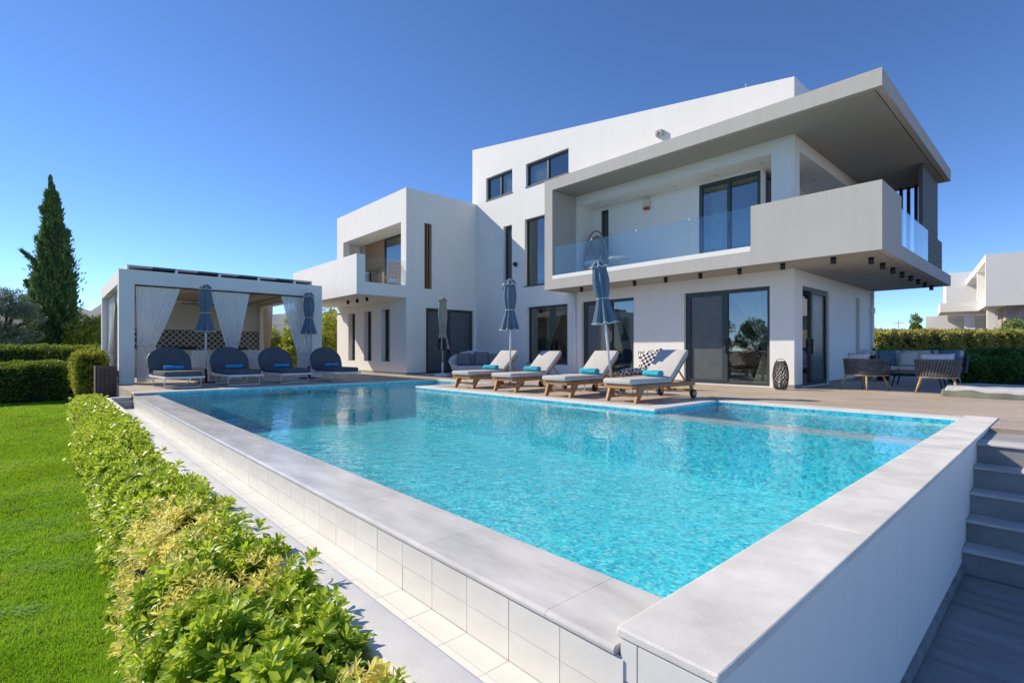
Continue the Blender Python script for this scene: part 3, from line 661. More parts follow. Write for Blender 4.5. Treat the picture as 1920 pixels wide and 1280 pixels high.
# ------------- left block
LX0, LX1, LY, LT = -24.0, -17.55, 10.38, 7.35
LW = [(-22.75, -22.05, .5, 2.68), (-21.17, -20.46, .5, 2.68), (-19.59, -18.86, .5, 2.68)]
V().wall('y', LY, LY + .32, LX0, LX1, 0, ZS, LW).build('front_wall', M['white'], villa)
LO = (-23.3, -17.95, 3.5, 6.07)
V().wall('y', LY, LY + .32, LX0, LX1, ZS, LT, [LO]).build('upper_wall', M['white'], villa)
LD = (11.29, 13.72, .02, 2.68); LS = (11.21, 11.57, 3.45, 6.10)
V().wall('x', LX1, LX1 - .32, LY + .321, YW - .001, 0, LT, [LD, LS]).build('side_wall', M['white'], villa)
vpart('rear_wall', [(LX0, LX0 + .3, LY + .321, 16.5, 0, LT), (LX0 + .3, -17.87, 16.2, 16.5, 0, LT), (-17.87, -17.6, YW + .36, 16.5, 3.4, LT)], M['white'])
vpart('roof', [(LX0 + .3, -17.875, LY + .322, 16.2, 7.0, 7.15)], M['white'])
RY = 11.4
wx = uY(719.7, 453, RY).x
vpart('loggia_floor', [(LX0 + .301, -17.872, LY + .01, 16.19, 3.3, 3.495)], M['landing'])
vpart('loggia_ceiling', [(LX0 + .301, -17.872, LY + .323, 16.19, 6.075, 6.2)], M['white'])
for k in range(10): vpart('wood_board', [(-23.1, wx, RY, RY + .06, 3.5 + k * .2565, 3.5 + k * .2565 + .254)], M['panelwood'], .003)
vpart('room_wall', [(LX0 + .301, -17.872, 15.9, 16.1, 3.5, 6.07), (LX0 + .301, -17.872, 15.9, 16.1, .02, 2.95), (LX0 + .301, -17.872, LY + .33, 15.9, 0.0, .015), (LX0 + .301, -17.872, LY + .33, 15.9, 2.95, 3.02)], M['room'])
vpart('pier', [(LX0 + .301, -23.102, RY, RY + .3, 3.496, 6.074)], M['grey'])
window('y', RY, (wx + .02, -17.88, 3.5, 6.06), [(1, 'glass'), (1, 'glass')], .09, .0, 'sliding_door')
for h in LW: window('y', LY, h, [(1, 'glass')], .05, .2)
ld = window('x', LX1, LD, [(1, 'screen'), (1, 'glass')], .1, .1, 'sliding_door')
m = MB(VO); m.grid(lambda u, v: (LX1 - .3 + .03 * math.sin(u * 60), 12.55 + 1.1 * u, .06 + 2.52 * v), 120, 2); m.build('curtain', M['grey_fab'], ld)
for yy in (11.24, 11.36, 11.48): vpart('slat', [(LX1 - .2, LX1 - .04, yy, yy + .035, 3.452, 6.098)], M['panelwood'])
vpart('slit_backing', [(LX1 - .315, LX1 - .29, LS[0], LS[1], LS[2], LS[3])], M['black'])
vpart('left_balcony', [(LX0, LX1, 8.32, LY - .002, ZS, 3.5), (LX0, LX1, 8.32, 8.54, 3.5, 4.5), (LX1 - .22, LX1, 8.54, 8.66, 3.5, 4.5), (LX0, LX0 + .2, 8.54, LY - .002, 3.5, 4.5)], M['white'])
vpart('glass_pane', [(LX1 - .09, LX1 - .076, 8.67, LY - .01, 3.501, 4.5)], M['clear'])
# ------------- fittings
dlm = MB().tube([(0, 0, 0), (0, 0, .15)], .055, 14).mesh('downlight')
def dlight(x, y, z): 
    o = link(dlm, 'downlight', M['black'], villa, Vector((x, y, z)) - Vector(VO)); return o
for xx in (-10.75, -8.72, -7.69, -6.66, -5.62, -4.6, -3.55): dlight(xx, 12.86, 2.87)
for k in range(8): dlight(-2.99, 13.5 + 1.03 * k, 2.87)
for xx in (-20.2, -19.35, -18.5): dlight(xx, 9.2, 2.88)
sp = MB().tube([(0, 0, 0), (0, 0, .012)], .05, 12).mesh('recessed_spot')
for xx in (-10.9, -9.6, -8.3, -7.0, -5.7): link(sp, 'recessed_spot', M['cream'], villa, Vector((xx, 14.42, 6.048)) - Vector(VO))
for yy in (15.6, 17.0, 18.4): link(sp, 'recessed_spot', M['cream'], villa, Vector((-5.2, yy, 6.048)) - Vector(VO))
for xx in (-22.2, -21.2, -20.2, -19.2): link(sp, 'recessed_spot', M['cream'], villa, Vector((xx, 10.95, 6.062)) - Vector(VO))
V().tube([(-11.86, 13.81, 0.02), (-11.86, 13.81, ZS - .02)], .04, 12).build('downpipe', M['white'], villa)
pp = V(); pp.tube([(XS + .06, 21.05, .02), (XS + .06, 21.05, 2.95)], .04, 10); pp.box(XS + .001, XS + .12, 20.93, 21.17, 2.25, 2.42); pp.build('downpipe', M['white'], villa)
sr = vpart('alarm_siren', [(-9.60, -9.36, KY - .11, KY - .001, 5.70, 5.98)], M['cream'], .03)
vpart('siren_lamp', [(-9.58, -9.38, KY - .125, KY - .012, 5.62, 5.70)], M['red'], .02, sr)
cp = uY(1239, 251, YW); cm = V(); cm.box(cp.x - .12, cp.x + .1, YW - .13, YW - .001, cp.z - .09, cp.z + .09); cm.tube([(cp.x - .05, YW - .13, cp.z), (cp.x - .05, YW - .17, cp.z)], .06, 12); cm.build('wall_spotlight', M['grey'], villa, .01)
lpz = uY(968, 496, YW); lm = V(); lm.box(lpz.x - .05, lpz.x + .05, YW - .05, YW - .001, lpz.z - .09, lpz.z + .09); lm.box(lpz.x - .03, lpz.x + .09, YW - .16, YW - .05, lpz.z - .05, lpz.z + .07); lm.build('wall_lamp', M['black'], villa, .006)
vpart('plinth', [(-7.5 + 2.3, XS + .004, YW - .006, YW - .001, .001, .09), (-9.42, -7.71, YW - .006, YW - .001, .001, .09), (-17.54, -11.62, YW - .006, YW - .001, .001, .09), (LX0, LX1 + .006, LY - .006, LY - .001, .001, .09), (LX1 + .001, LX1 + .006, LY, 11.28, .001, .09), (XS + .001, XS + .006, YW, 14.44, .001, .09), (XS + .001, XS + .006, 16.62, 21.3, .001, .09)], M['slate'])
fc = uY(632 + 6, 590, LY); cc_ = V(); cc_.tube([(fc.x, LY - .25, fc.z), (fc.x + .1, LY - .02, fc.z + .03)], .05, 10); cc_.build('security_camera', M['white'], villa)
an = V(); an.tube([(-6.2, 14.6, 7.9), (-6.2, 14.6, 8.5)], .012, 6); an.build('antenna', M['grey'], villa)

# ================================================================== PAVILION
AO = (-21.3, 4.4, 0)
pav = thing('pavilion', AO, 'white poolside pavilion with square pillars, flat roof and outdoor kitchen', 'pavilion')
def A(): return MB(AO)
def apart(name, boxes, mat, bev=0., parent=None):
    m = A()
    for b in boxes: m.box(*b)
    return m.build(name, mat, parent or pav, bev)
AX0, AX1, AY0, AY1, AT, AB = -24.5, -18.1, 1.48, 7.27, 3.27, 2.87
for xa in (AX0, AX1 - .36):
    for ya in (AY0, AY1 - .36): apart('pillar', [(xa, xa + .36, ya, ya + .36, 0.001, AB)], M['white'], .004)
apart('beam', [(AX1 - .36, AX1, AY0, AY1, AB, AT)], M['white'], .004); apart('beam', [(AX0, AX0 + .36, AY0, AY1, AB, AT)], M['white'], .004)
apart('beam', [(AX0 + .36, AX1 - .36, AY0, AY0 + .36, AB, AT)], M['white']); apart('beam', [(AX0 + .36, AX1 - .36, AY1 - .36, AY1, AB, AT)], M['white'])
apart('ceiling', [(AX0 + .36, AX1 - .36, AY0 + .36, AY1 - .36, 2.98, 3.05)], M['ceil'])
for k in range(5): apart('ceiling_beam', [(AX0 + .361, AX1 - .361, AY0 + .9 + k * 1.0, AY0 + .98 + k * 1.0, 2.9, 2.979)], M['ceil'])
apart('back_wall', [(AX0 + .05, AX0 + .25, AY0 + .361, AY1 - .361, 0.001, AB - .001)], M['beigewall'])
apart('backsplash', [(AX0 + .251, AX0 + .27, AY0 + .7, AY1 - .37, 1.0, 1.8)], M['lattice'])
apart('counter', [(AX0 + .272, AX0 + .9, AY0 + .7, AY1 - .37, .001, .93)], M['beigewall'], .004)
apart('counter_top', [(AX0 + .272, AX0 + .95, AY0 + .68, AY1 - .365, .931, .985)], M['marble'], .004)
apart('hob', [(AX0 + .4, AX0 + .85, 3.4, 4.4, .986, 1.12)], M['black'], .01); apart('hob', [(AX0 + .4, AX0 + .85, 5.7, 6.3, .986, 1.08)], M['black'], .01)
f = A(); f.tube([(-21.3, 4.2, 2.6), (-21.3, 4.2, 2.98)], .04, 8); f.box(-22.0, -20.6, 4.12, 4.28, 2.6, 2.62); f.box(-21.38, -21.22, 3.5, 4.9, 2.621, 2.64); f.build('ceiling_fan', M['black'], pav)
ya, yb = uX(241, 494, -18.5).y, uX(583, 524, -18.5).y
n = 9; e = np.linspace(ya, yb, n + 1)
for i in range(n):
    dark = i % 2 == 1
    o = A(); o.prism([(-18.55, 3.40), (-18.55, 3.465), (-23.8, 3.42), (-23.8, 3.36)], e[i] + .004, e[i + 1] - .004, 'xz'); o.build('roof_panel', M['panel_dark' if dark else 'grey'], pav)
fr = A()
for yy in (ya - .02, yb + .02): fr.box(-23.8, -18.5, yy - .02, yy + .02, 3.34, 3.475); fr.box(-18.6, -18.5, yy - .025, yy + .025, 3.271, 3.34)
fr.build('panel_frame', M['wmetal'], pav)
for i in range(2, n, 2): apart('panel_bracket', [(-18.62, -18.44, e[i] - .03, e[i] + .03, 3.271, 3.398)], M['wmetal'])
apart('curtain_rail', [(AX1 - .22, AX1 - .19, AY0 + .361, AY1 - .361, AB - .04, AB - .005)], M['black'])

def drape(plane, c, top, tie, bot, z1, zt, z0, mat, label, amp=.05, cat='curtain', grp='sheer curtains of the pavilion', folds=9):
    """hanging cloth gathered by a tie; top/tie/bot are (from, to) ranges along the wall"""
    base = ((c, (bot[0] + bot[1]) / 2, z0) if plane == 'x' else ((bot[0] + bot[1]) / 2, c, z0))
    m = MB(base); ph = random.uniform(0, 6)
    def sm(t): return t * t * (3 - 2 * t)
    def fn(u, v):
        z = z0 + (z1 - z0) * v
        if z >= zt: t = ((z - zt) / (z1 - zt)) ** .85; a0, a1 = tie[0] + (top[0] - tie[0]) * t, tie[1] + (top[1] - tie[1]) * t
        else: t = sm((zt - z) / (zt - z0)); a0, a1 = tie[0] + (bot[0] - tie[0]) * t, tie[1] + (bot[1] - tie[1]) * t
        g = abs(a1 - a0) / max(.01, abs(top[1] - top[0])); am = amp * (.55 + .6 * (1 - g)) * (1 if v < .97 else .6)
        p = a0 + (a1 - a0) * u; dd = am * (math.sin(u * folds * 6.283 + ph + 1.2 * math.sin(2.2 * v + u * 3)) + .35 * math.sin(u * folds * 14 + v * 3)) + .03 * (1 - v)
        return (c + dd, p, z) if plane == 'x' else (p, c + dd, z)
    m.grid(fn, folds * 10, 40)
    o = m.build('curtain', M[mat], None, loc=base); tag(o, label, cat, grp)
    tb = MB(base)
    t0, t1 = tie[0] - .02, tie[1] + .02
    pts = [(c + .09, t0, zt), (c + .1, (t0 + t1) / 2, zt - .02), (c + .09, t1, zt), (c - .06, t1, zt), (c - .07, (t0 + t1) / 2, zt), (c - .06, t0, zt)]
    if plane == 'y': pts = [(p[1], p[0], p[2]) for p in pts]
    tb.tube(pts, .013, 6, closed=True); tb.build('tie_band', M['trim'], o)
    return o
cx = AX1 - .2
Yc = lambda px_: uX(px_, 640, cx).y
drape('x', cx, (Yc(255), Yc(338)), (Yc(257), Yc(292)), (Yc(256), Yc(289)), 2.83, 1.15, .03, 'sheer', 'long sheer white curtain tied back at the pavilion pillar behind the wooden planter', folds=11)
drape('x', cx, (Yc(395), Yc(468)), (Yc(427), Yc(444)), (Yc(415), Yc(452)), 2.83, .95, .03, 'sheer', 'sheer white curtain gathered in the middle of the pavilion front between two parasols', folds=10)
drape('x', cx, (Yc(527), Yc(576)), (Yc(556), Yc(582)), (Yc(555), Yc(584)), 2.83, .9, .03, 'sheer', 'sheer white curtain drawn to the pavilion pillar nearest the villa', folds=8)
drape('y', AY0 + .2, (-24.1, -21.8), (-23.9, -23.5), (-24.0, -23.3), 2.83, .9, .03, 'sheer', 'sheer white curtain on the rear of the open pavilion side by the hedges', folds=9)
drape('y', AY0 + .2, (-21.2, -18.5), (-19.0, -18.6), (-19.1, -18.55), 2.83, .7, .03, 'sheer', 'white curtain swept across the open pavilion side to its front pillar', folds=9)
drape('y', AY1 - .2, (-24.1, -22.9), (-24.0, -23.5), (-24.0, -23.4), 2.83, .9, .03, 'beige_sheer', 'beige curtain at the kitchen end of the pavilion', folds=5)
drape('y', AY1 - .2, (-20.3, -18.5), (-18.9, -18.6), (-19.0, -18.5), 2.83, 1.0, .03, 'beige_sheer', 'beige curtain on the far pavilion side beside the sheer front curtain', folds=6)

# dining table and slatted chairs in the pavilion
def white_chair(loc, rz, label):
    t = thing('garden_chair', loc, label, 'chair', 'white slatted chairs in the pavilion', rz)
    for sx in (-1, 1):
        MB().bar((sx * .26, .24, 0), (sx * .25, .2, .62), .04).build('leg', M['wmetal'], t); MB().bar((sx * .26, -.28, 0), (sx * .24, -.22, .45), .04).build('leg', M['wmetal'], t)
        MB().bar((sx * .27, .25, .63), (sx * .25, -.24, .65), .055, .03).build('armrest', M['wmetal'], t)
    B(-.25, .25, -.22, .24, .42, .45).build('seat', M['wmetal'], t, .01)
    for k in range(7): MB().bar((-.21 + k * .07, -.22, .45), (-.2 + k * .067, -.34, .92), .045, .015, (0, 1, 0)).build('back_slat', M['wmetal'], t)
    MB().bar((-.26, -.345, .93), (.26, -.345, .93), .05, .025).build('top_rail', M['wmetal'], t)
    return t
p = uZ(371, 716, 0); white_chair((-19.1, uX(371, 700, -19.1).y, 0), R(90), 'white slatted garden chair behind the striped-trim parasol mast in the pavilion')
white_chair((-19.2, uX(472, 700, -19.2).y, 0), R(97), 'white slatted garden chair below the gathered middle curtain')
t = thing('dining_table', (-20.6, 4.3, 0), 'long white dining table inside the pavilion', 'table')
B(-.5, .5, -1.5, 1.5, .70, .745).build('tabletop', M['wmetal'], t, .006)
for sx in (-1, 1):
    for sy in (-1, 1): B(sx * .42 - .03, sx * .42 + .03, sy * 1.4 - .03, sy * 1.4 + .03, 0, .699).build('leg', M['wmetal'], t)

# ================================================================== ROUND-BACKED DAYBEDS
def daybed(loc, rz, label):
    t = thing('daybed', loc, label, 'sun lounger', 'round-backed daybeds in front of the pavilion', rz)
    for xx in (.72, -.42):
        MB().tube([(xx, -.40, .27), (xx, -.40, .02), (xx, .40, .02), (xx, .40, .27)], .018, 8).build('leg_loop', M['wmetal'], t)
    m = MB()
    m.box(-.78, .95, -.44, -.40, .25, .30); m.box(-.78, .95, .40, .44, .25, .30); m.box(.91, .95, -.40, .40, .25, .30); m.box(-.78, -.74, -.40, .40, .25, .30)
    m.build('frame', M['wmetal'], t, .006)
    out = [(-.5, -.43), (.72, -.43)] + [(.72 + .25 * math.sin(a), -.18 - .25 * math.cos(a)) for a in np.linspace(.2, 1.57, 5)] + [(.72 + .25 * math.cos(a), .18 + .25 * math.sin(a)) for a in np.linspace(0, 1.4, 5)] + [(.72, .43), (-.5, .43)]
    MB().prism(out, .302, .43).build('seat_cushion', M['blue_fab'], t, .035, seg=4)
    arch = [(-.49, 0), (.49, 0), (.51, .25)] + [(.51 * math.cos(a), .34 + .43 * math.sin(a)) for a in np.linspace(.12, math.pi - .12, 13)] + [(-.51, .25)]
    T = Matrix.Translation((-.47, 0, .36)) @ Matrix.Rotation(R(-26), 4, 'Y')
    m = MB(); nn = len(arch); vs = [T @ Vector((h, a, b)) for h in (-.06, .06) for a, b in arch]
    m.add(vs, [tuple(range(nn)), tuple(range(2 * nn - 1, nn - 1, -1))] + [(i, (i + 1) % nn, nn + (i + 1) % nn, nn + i) for i in range(nn)])
    m.build('backrest', M['blue_fab'], t, .035, seg=4)
    m = MB(); m.tube([T @ Vector((-.075, a, b)) for a, b in arch[2:-1]], .016, 8); m.build('back_frame', M['wmetal'], t)
    return t
def towel(loc, rz, mat, label, L=.42, r=.062):
    m = MB(loc); ax = Vector((math.cos(rz), math.sin(rz), 0)); nx = Vector((-ax.y, ax.x, 0)); n = 40
    def fn(u, v):
        a = u * 6.283 * 2.6; rr = r * (.35 + .65 * u) * (1 + .05 * math.sin(v * 5 + 2)); return Vector(loc) + ax * (v - .5) * L * (1 - .02 * u) + nx * rr * math.cos(a) * 1.12 + Vector((0, 0, r + rr * math.sin(a) * .95))
    m.grid(fn, 60, 8)
    m.grid(lambda u, v: Vector(loc) + ax * (v - .5) * L * .985 + nx * r * .93 * math.cos(u * 6.283) * 1.1 + Vector((0, 0, r + r * .9 * math.sin(u * 6.283))), 24, 1)
    for s_ in (-.5, .5):
        cen = Vector(loc) + ax * s_ * L * .97 + Vector((0, 0, r)); vs = [cen] + [cen + nx * r * .95 * math.cos(k / 24 * 6.283) * 1.1 + Vector((0, 0, r * .92 * math.sin(k / 24 * 6.283))) for k in range(24)]
        m.add(vs, [(0, 1 + k, 1 + (k + 1) % 24) for k in range(24)])
    o = m.build('rolled_towel', M[mat], None, loc=loc); sd = o.modifiers.new('thick', 'SOLIDIFY'); sd.thickness = .006
    return tag(o, label, 'towel', 'rolled blue towels on the loungers')
DB = [((-15.98, 2.50, 0), 4, 'slate-blue round-backed daybed beside the wooden planter end of the pool'), ((-16.1, 3.98, 0), 2, 'slate-blue round-backed daybed just past the first pavilion parasol, below the middle curtain'),
      ((-16.1, 5.30, 0), 5, 'slate-blue round-backed daybed between the middle curtain and the second pavilion parasol'), ((-15.95, 6.80, 0), 2, 'slate-blue round-backed daybed nearest the villa, past the second pavilion parasol')]
TL = ['blue towel roll on the daybed beside the wooden planter', 'blue towel roll on the daybed below the middle curtain', 'blue towel roll on the daybed before the second pavilion parasol', 'blue towel roll on the daybed nearest the villa']
for (l, a, lab), tl in zip(DB, TL):
    daybed(l, R(a), lab); c_, s_ = math.cos(R(a)), math.sin(R(a)); towel((l[0] - .18 * c_, l[1] - .18 * s_, .431), R(a + 90), 'towel_b', tl, .46, .065)

# ================================================================== PARASOLS
def parasol(loc, label, mat='paras', top=2.93, bot=1.52, lean=0., leandir=0., base='stone', R0=1., trim=True, ph=0., zt=None):
    t = thing('parasol', loc, label, 'parasol', 'closed parasols round the pool')
    T = Matrix.Rotation(lean, 4, Vector((-math.sin(leandir), math.cos(leandir), 0)))
    def tf(mb): mb.v = [tuple(T @ Vector(p)) for p in mb.v]; return mb
    tf(MB().tube([(0, 0, .03), (0, 0, top - .05)], .024, 12)).build('mast', M['wmetal'] if mat == 'paras' else M['grey'], t)
    h = top - bot; zt = zt or bot + h * .39
    pr = []
    for i in range(29):
        v = i / 28; z = bot + (top - .13 - bot) * v
        tz = (zt - bot) / (top - .13 - bot)
        if v < tz: k = v / tz; r = .225 * (1 - k) ** 1.1 + .105 * (1 - (1 - k) ** 1.1); fo = .2 + .06 * (1 - k)
        else: k = (v - tz) / (1 - tz); r = .105 + .055 * math.sin(min(1, k * 1.25) * math.pi * .62) * (1 if k < .8 else 1) - .06 * max(0, k - .55) ** 1.; fo = .24 * (1 - k * .5)
        pr.append((r * R0, z, fo))
    tf(MB().lathe(pr, 96, nf=8, ph=ph)).build('canopy', M[mat], t)
    cap = [(.175 * R0, top - .165, .2), (.14 * R0, top - .11, .16), (.1 * R0, top - .05, .08), (.05 * R0, top - .012, .0), (.012, top, 0)]
    c_ = tf(MB().lathe(cap, 64, nf=8, ph=ph)).build('cap', M[mat if mat == 'paras' else 'paras_grey'], t)
    if trim:
        def rim(r, z, fo, jag): return [T @ Vector(((r * (1 + fo * math.cos(8 * a + ph) + fo * .35 * math.sin(3 * a + 1.3 * ph))) * math.cos(a), (r * (1 + fo * math.cos(8 * a + ph) + fo * .35 * math.sin(3 * a + 1.3 * ph))) * math.sin(a), z + jag * math.cos(8 * a + ph))) for a in np.linspace(0, 2 * math.pi, 96, endpoint=False)]
        MB().tube(rim(.228 * R0, bot + .002, .26, .012), .008, 6, closed=True).build('piping', M['trim'], t)
        MB().tube(rim(.177 * R0, top - .165, .2, .014), .009, 6, closed=True).build('piping', M['trim'], c_)
        MB().tube(rim(.112 * R0, zt, .1, .0), .009, 6, closed=True).build('tie_cord', M['trim'], t)
        tf(MB().lathe([(.13 * R0, bot + .004, .26), (.05, bot + .06, .1)], 48, nf=8, ph=ph)).build('canopy_lining', M['trim'], t)
    if base == 'stone': MB().lathe([(.26, .0), (.29, .03), (.28, .065), (.2, .085), (.05, .09)], 32).build('base', M['stonebase'], t); MB().tube([(0, 0, .08), (0, 0, .32)], .032, 12).build('sleeve', M['wmetal'], t)
    elif base == 'white': MB().lathe([(.32, .0), (.33, .03), (.22, .09), (.06, .12)], 36).build('base', M['wmetal'], t); MB().tube([(0, 0, .11), (0, 0, .5)], .035, 12).build('sleeve', M['wmetal'], t)
    else:
        m = MB(); m.box(-.25, .25, -.25, .25, 0, .03); m.build('base', M['black'], t, .005); MB().tube([(0, 0, .03), (0, 0, .42)], .034, 12).build('sleeve', M['black'], t)
    return t
parasol((uZ(386, 717.5).x, uZ(386, 717.5).y, 0), 'closed blue parasol with white piping between the two daybeds by the planter', base='plate', ph=.4)
parasol((uZ(579.4, 709).x, uZ(579.4, 709).y, 0), 'closed blue parasol with white piping against the pavilion pillar nearest the villa', base='plate', top=2.98, ph=1.4)
parasol((uZ(956.7, 724).x, uZ(956.7, 724).y, 0), 'closed blue parasol upright between the first teak loungers, wide at its hem', top=2.88, bot=1.5, ph=2.2)
parasol((uZ(1149, 740).x, uZ(1149, 740).y, 0), 'closed blue parasol leaning over the teak loungers nearest the sliding door', top=2.93, bot=1.55, lean=R(-6.), leandir=math.atan2(.673, .739), ph=.9)
pg_ = parasol((uZ(829.8, 704.7).x, uZ(829.8, 704.7).y, 0), 'closed beige and black parasol on a white round base before the dark door', mat='paras_grey', top=2.98, bot=1.0, base='white', R0=.95, trim=False, zt=1.7)
m = MB(); m.lathe([(.2, .98, .3), (.215, 1.05, .3), (.19, 1.25, .3), (.165, 1.42, .28)], 64, nf=5, ph=1.); m.build('black_hem', M['black'], pg_)
m = MB(); m.lathe([(.125, 2.62, .1), (.12, 2.6, .1)], 48); m.build('cap_band', M['black'], pg_)

# ================================================================== TEAK LOUNGERS
def teak_lounger(loc, rz, label, tilt=43):
    t = thing('teak_lounger', loc, label, 'sun lounger', 'teak sun loungers on the pool deck', rz)
    for s_ in (-1, 1):
        MB().box(s_ * .31 - .02, s_ * .31 + .02, -.98, 1.03, .25, .325).build('side_rail', M['teak'], t, .008)
        m = MB(); m.prism([(-.93, 0.), (-.85, 0.), (-.66, .25), (-.66, .31), (-.84, .31), (-.84, .25)], s_ * .335 - .028, s_ * .335 + .028, 'yz'); m.build('leg', M['teak'], t, .006)
        m = MB(); m.box(s_ * .345 - .022, s_ * .345 + .022, .82, .9, .07, .25); m.build('leg', M['teak'], t, .006)
        w_ = MB(); w_.tube([(s_ * .37, .86, .09), (s_ * .41, .86, .09)], .09, 24); wo = w_.build('wheel', M['rubber'], t)
        MB().tube([(s_ * .405, .86, .09), (s_ * .418, .86, .09)], .055, 20).build('hub', M['oak'], wo)
        MB().tube([(s_ * .29, -.72, .26), (s_ * .29, -.5, .1), (s_ * .29, -.46, .1)], .006, 6).build('brace', M['wmetal'], t)
    MB().box(-.33, .33, -.99, -.955, .255, .32).build('end_rail', M['teak_x'], t, .006); MB().box(-.29, .29, .96, 1.0, .255, .32).build('end_rail', M['teak_x'], t, .006)
    MB().box(-.31, .31, -.80, -.76, .10, .15).build('stretcher', M['teak_x'], t, .005); MB().box(-.33, .33, .84, .88, .13, .18).build('stretcher', M['teak_x'], t, .005)
    for k in range(9): MB().box(-.288, .288, -.93 + k * .125, -.93 + k * .125 + .085, .30, .322).build('slat', M['teak_x'], t)
    ang = R(tilt); hy, hz = .26, .34
    for s_ in (-1, 1):
        MB().bar((s_ * .27, hy, hz - .02), (s_ * .27, hy + .76 * math.cos(ang), hz - .02 + .76 * math.sin(ang)), .035, .05, (0, -math.sin(ang), math.cos(ang))).build('back_rail', M['teak'], t, .004)
        MB().bar((s_ * .22, hy + .42 * math.cos(ang), hz + .42 * math.sin(ang) - .03), (s_ * .22, hy + .62, .29), .025).build('back_strut', M['teak'], t)
    for k in range(6):
        a = .06 + k * .125; c0 = Vector((0, hy + a * math.cos(ang), hz + a * math.sin(ang))); MB().bar(c0 + Vector((-.25, 0, 0)), c0 + Vector((.25, 0, 0)), .085, .018, (0, -math.sin(ang), math.cos(ang))).build('back_slat', M['teak_x'], t)
    MB().box(-.33, .33, -1.03, .24, .333, .435).build('seat_cushion', M['cush'], t, .035, seg=4)
    T = Matrix.Translation((0, hy - .02, hz + .025)) @ Matrix.Rotation(ang, 4, 'X')
    MB().box(-.33, .33, .02, .80, .0, .095, T).build('back_cushion', M['cush'], t, .035, seg=4)
    m = MB(); m.box(-.335, .335, -.2, -.17, .28, .338); m.build('cushion_strap', M['grey_fab'], t)
    return t
TLG = [((-10.5, 8.74), 4, 'teak lounger with pale grey cushion farthest from the sliding door, beside the oval sofa', 'turquoise towel roll on the teak lounger beside the oval sofa'),
       ((-8.92, 8.74), 4, 'teak lounger with pale grey cushion just beyond the upright parasol', 'turquoise towel roll on the teak lounger past the upright parasol'),
       ((-7.16, 8.68), 1, 'teak lounger with pale grey cushion under the leaning parasol', 'turquoise towel roll on the teak lounger under the leaning parasol'),
       ((-5.56, 8.75), -4, 'teak lounger with pale grey cushion at the deck corner, next to the checked pillows', 'turquoise towel roll on the teak lounger at the deck corner')]
for (xy, a, lab, tl) in TLG:
    teak_lounger((xy[0], xy[1], 0), R(a), lab, 42.5 + 1.6 * math.sin(xy[0] * 3)); ca, sa = math.cos(R(a)), math.sin(R(a)); ox, oy = (.05 * math.sin(xy[0] * 5), .1)
    towel((xy[0] + ox * ca - oy * sa, xy[1] + ox * sa + oy * ca, .436), R(a + 9 * math.sin(xy[0] * 7)), 'towel', tl, .44, .068)
# white frame side tables
def side_table(x, y, label):
    t = thing('side_table', (x, y, 0), label, 'table', 'white side tables between the teak loungers')
    B(-.2, .2, -.2, .2, .36, .385).build('tabletop', M['wmetal'], t, .005)
    for sx in (-1, 1): MB().tube([(sx * .18, -.18, .36), (sx * .18, -.18, .012), (sx * .18, .18, .012), (sx * .18, .18, .36)], .012, 8).build('leg_loop', M['wmetal'], t)
side_table(-8.05, 9.35, 'small white metal side table between the two middle teak loungers')
side_table(-6.35, 9.75, 'small white metal side table behind the leaning parasol base')
# low teak bench with checked pillows behind the last lounger
BP = uY(1196, 705, 10.9); t = thing('teak_bench', (BP.x, 10.9, 0), 'low teak bench carrying checked pillows before the white wall', 'bench')
for k in range(6): B(-.75, .75, -.36 + k * .122, -.36 + k * .122 + .1, .33, .36).build('slat', M['teak_x'], t, .004)
for sx in (-1, 1):
    for sy in (-1, 1): B(sx * .68 - .03, sx * .68 + .03, sy * .3 - .03, sy * .3 + .03, 0, .329).build('leg', M['teak'], t)
def pillow(loc, w_, d_, th, rot, mat, label, grp=None):
    o = link(cushion_mesh('pillow', w_, d_, th), 'pillow', M[mat], None, loc); o.rotation_euler = rot; o.data.polygons.foreach_set('use_smooth', [True] * len(o.data.polygons))
    return tag(o, label, 'pillow', grp)
pillow((BP.x - .12, 10.78, .43), .62, .58, .16, (R(4), R(-5), R(20)), 'hound', 'black and white checked pillow lying flat on the low teak bench')
pillow((BP.x + .28, 11.02, .68), .62, .62, .17, (R(72), R(-8), R(15)), 'hound', 'black and white checked pillow leaning upright on the low teak bench')

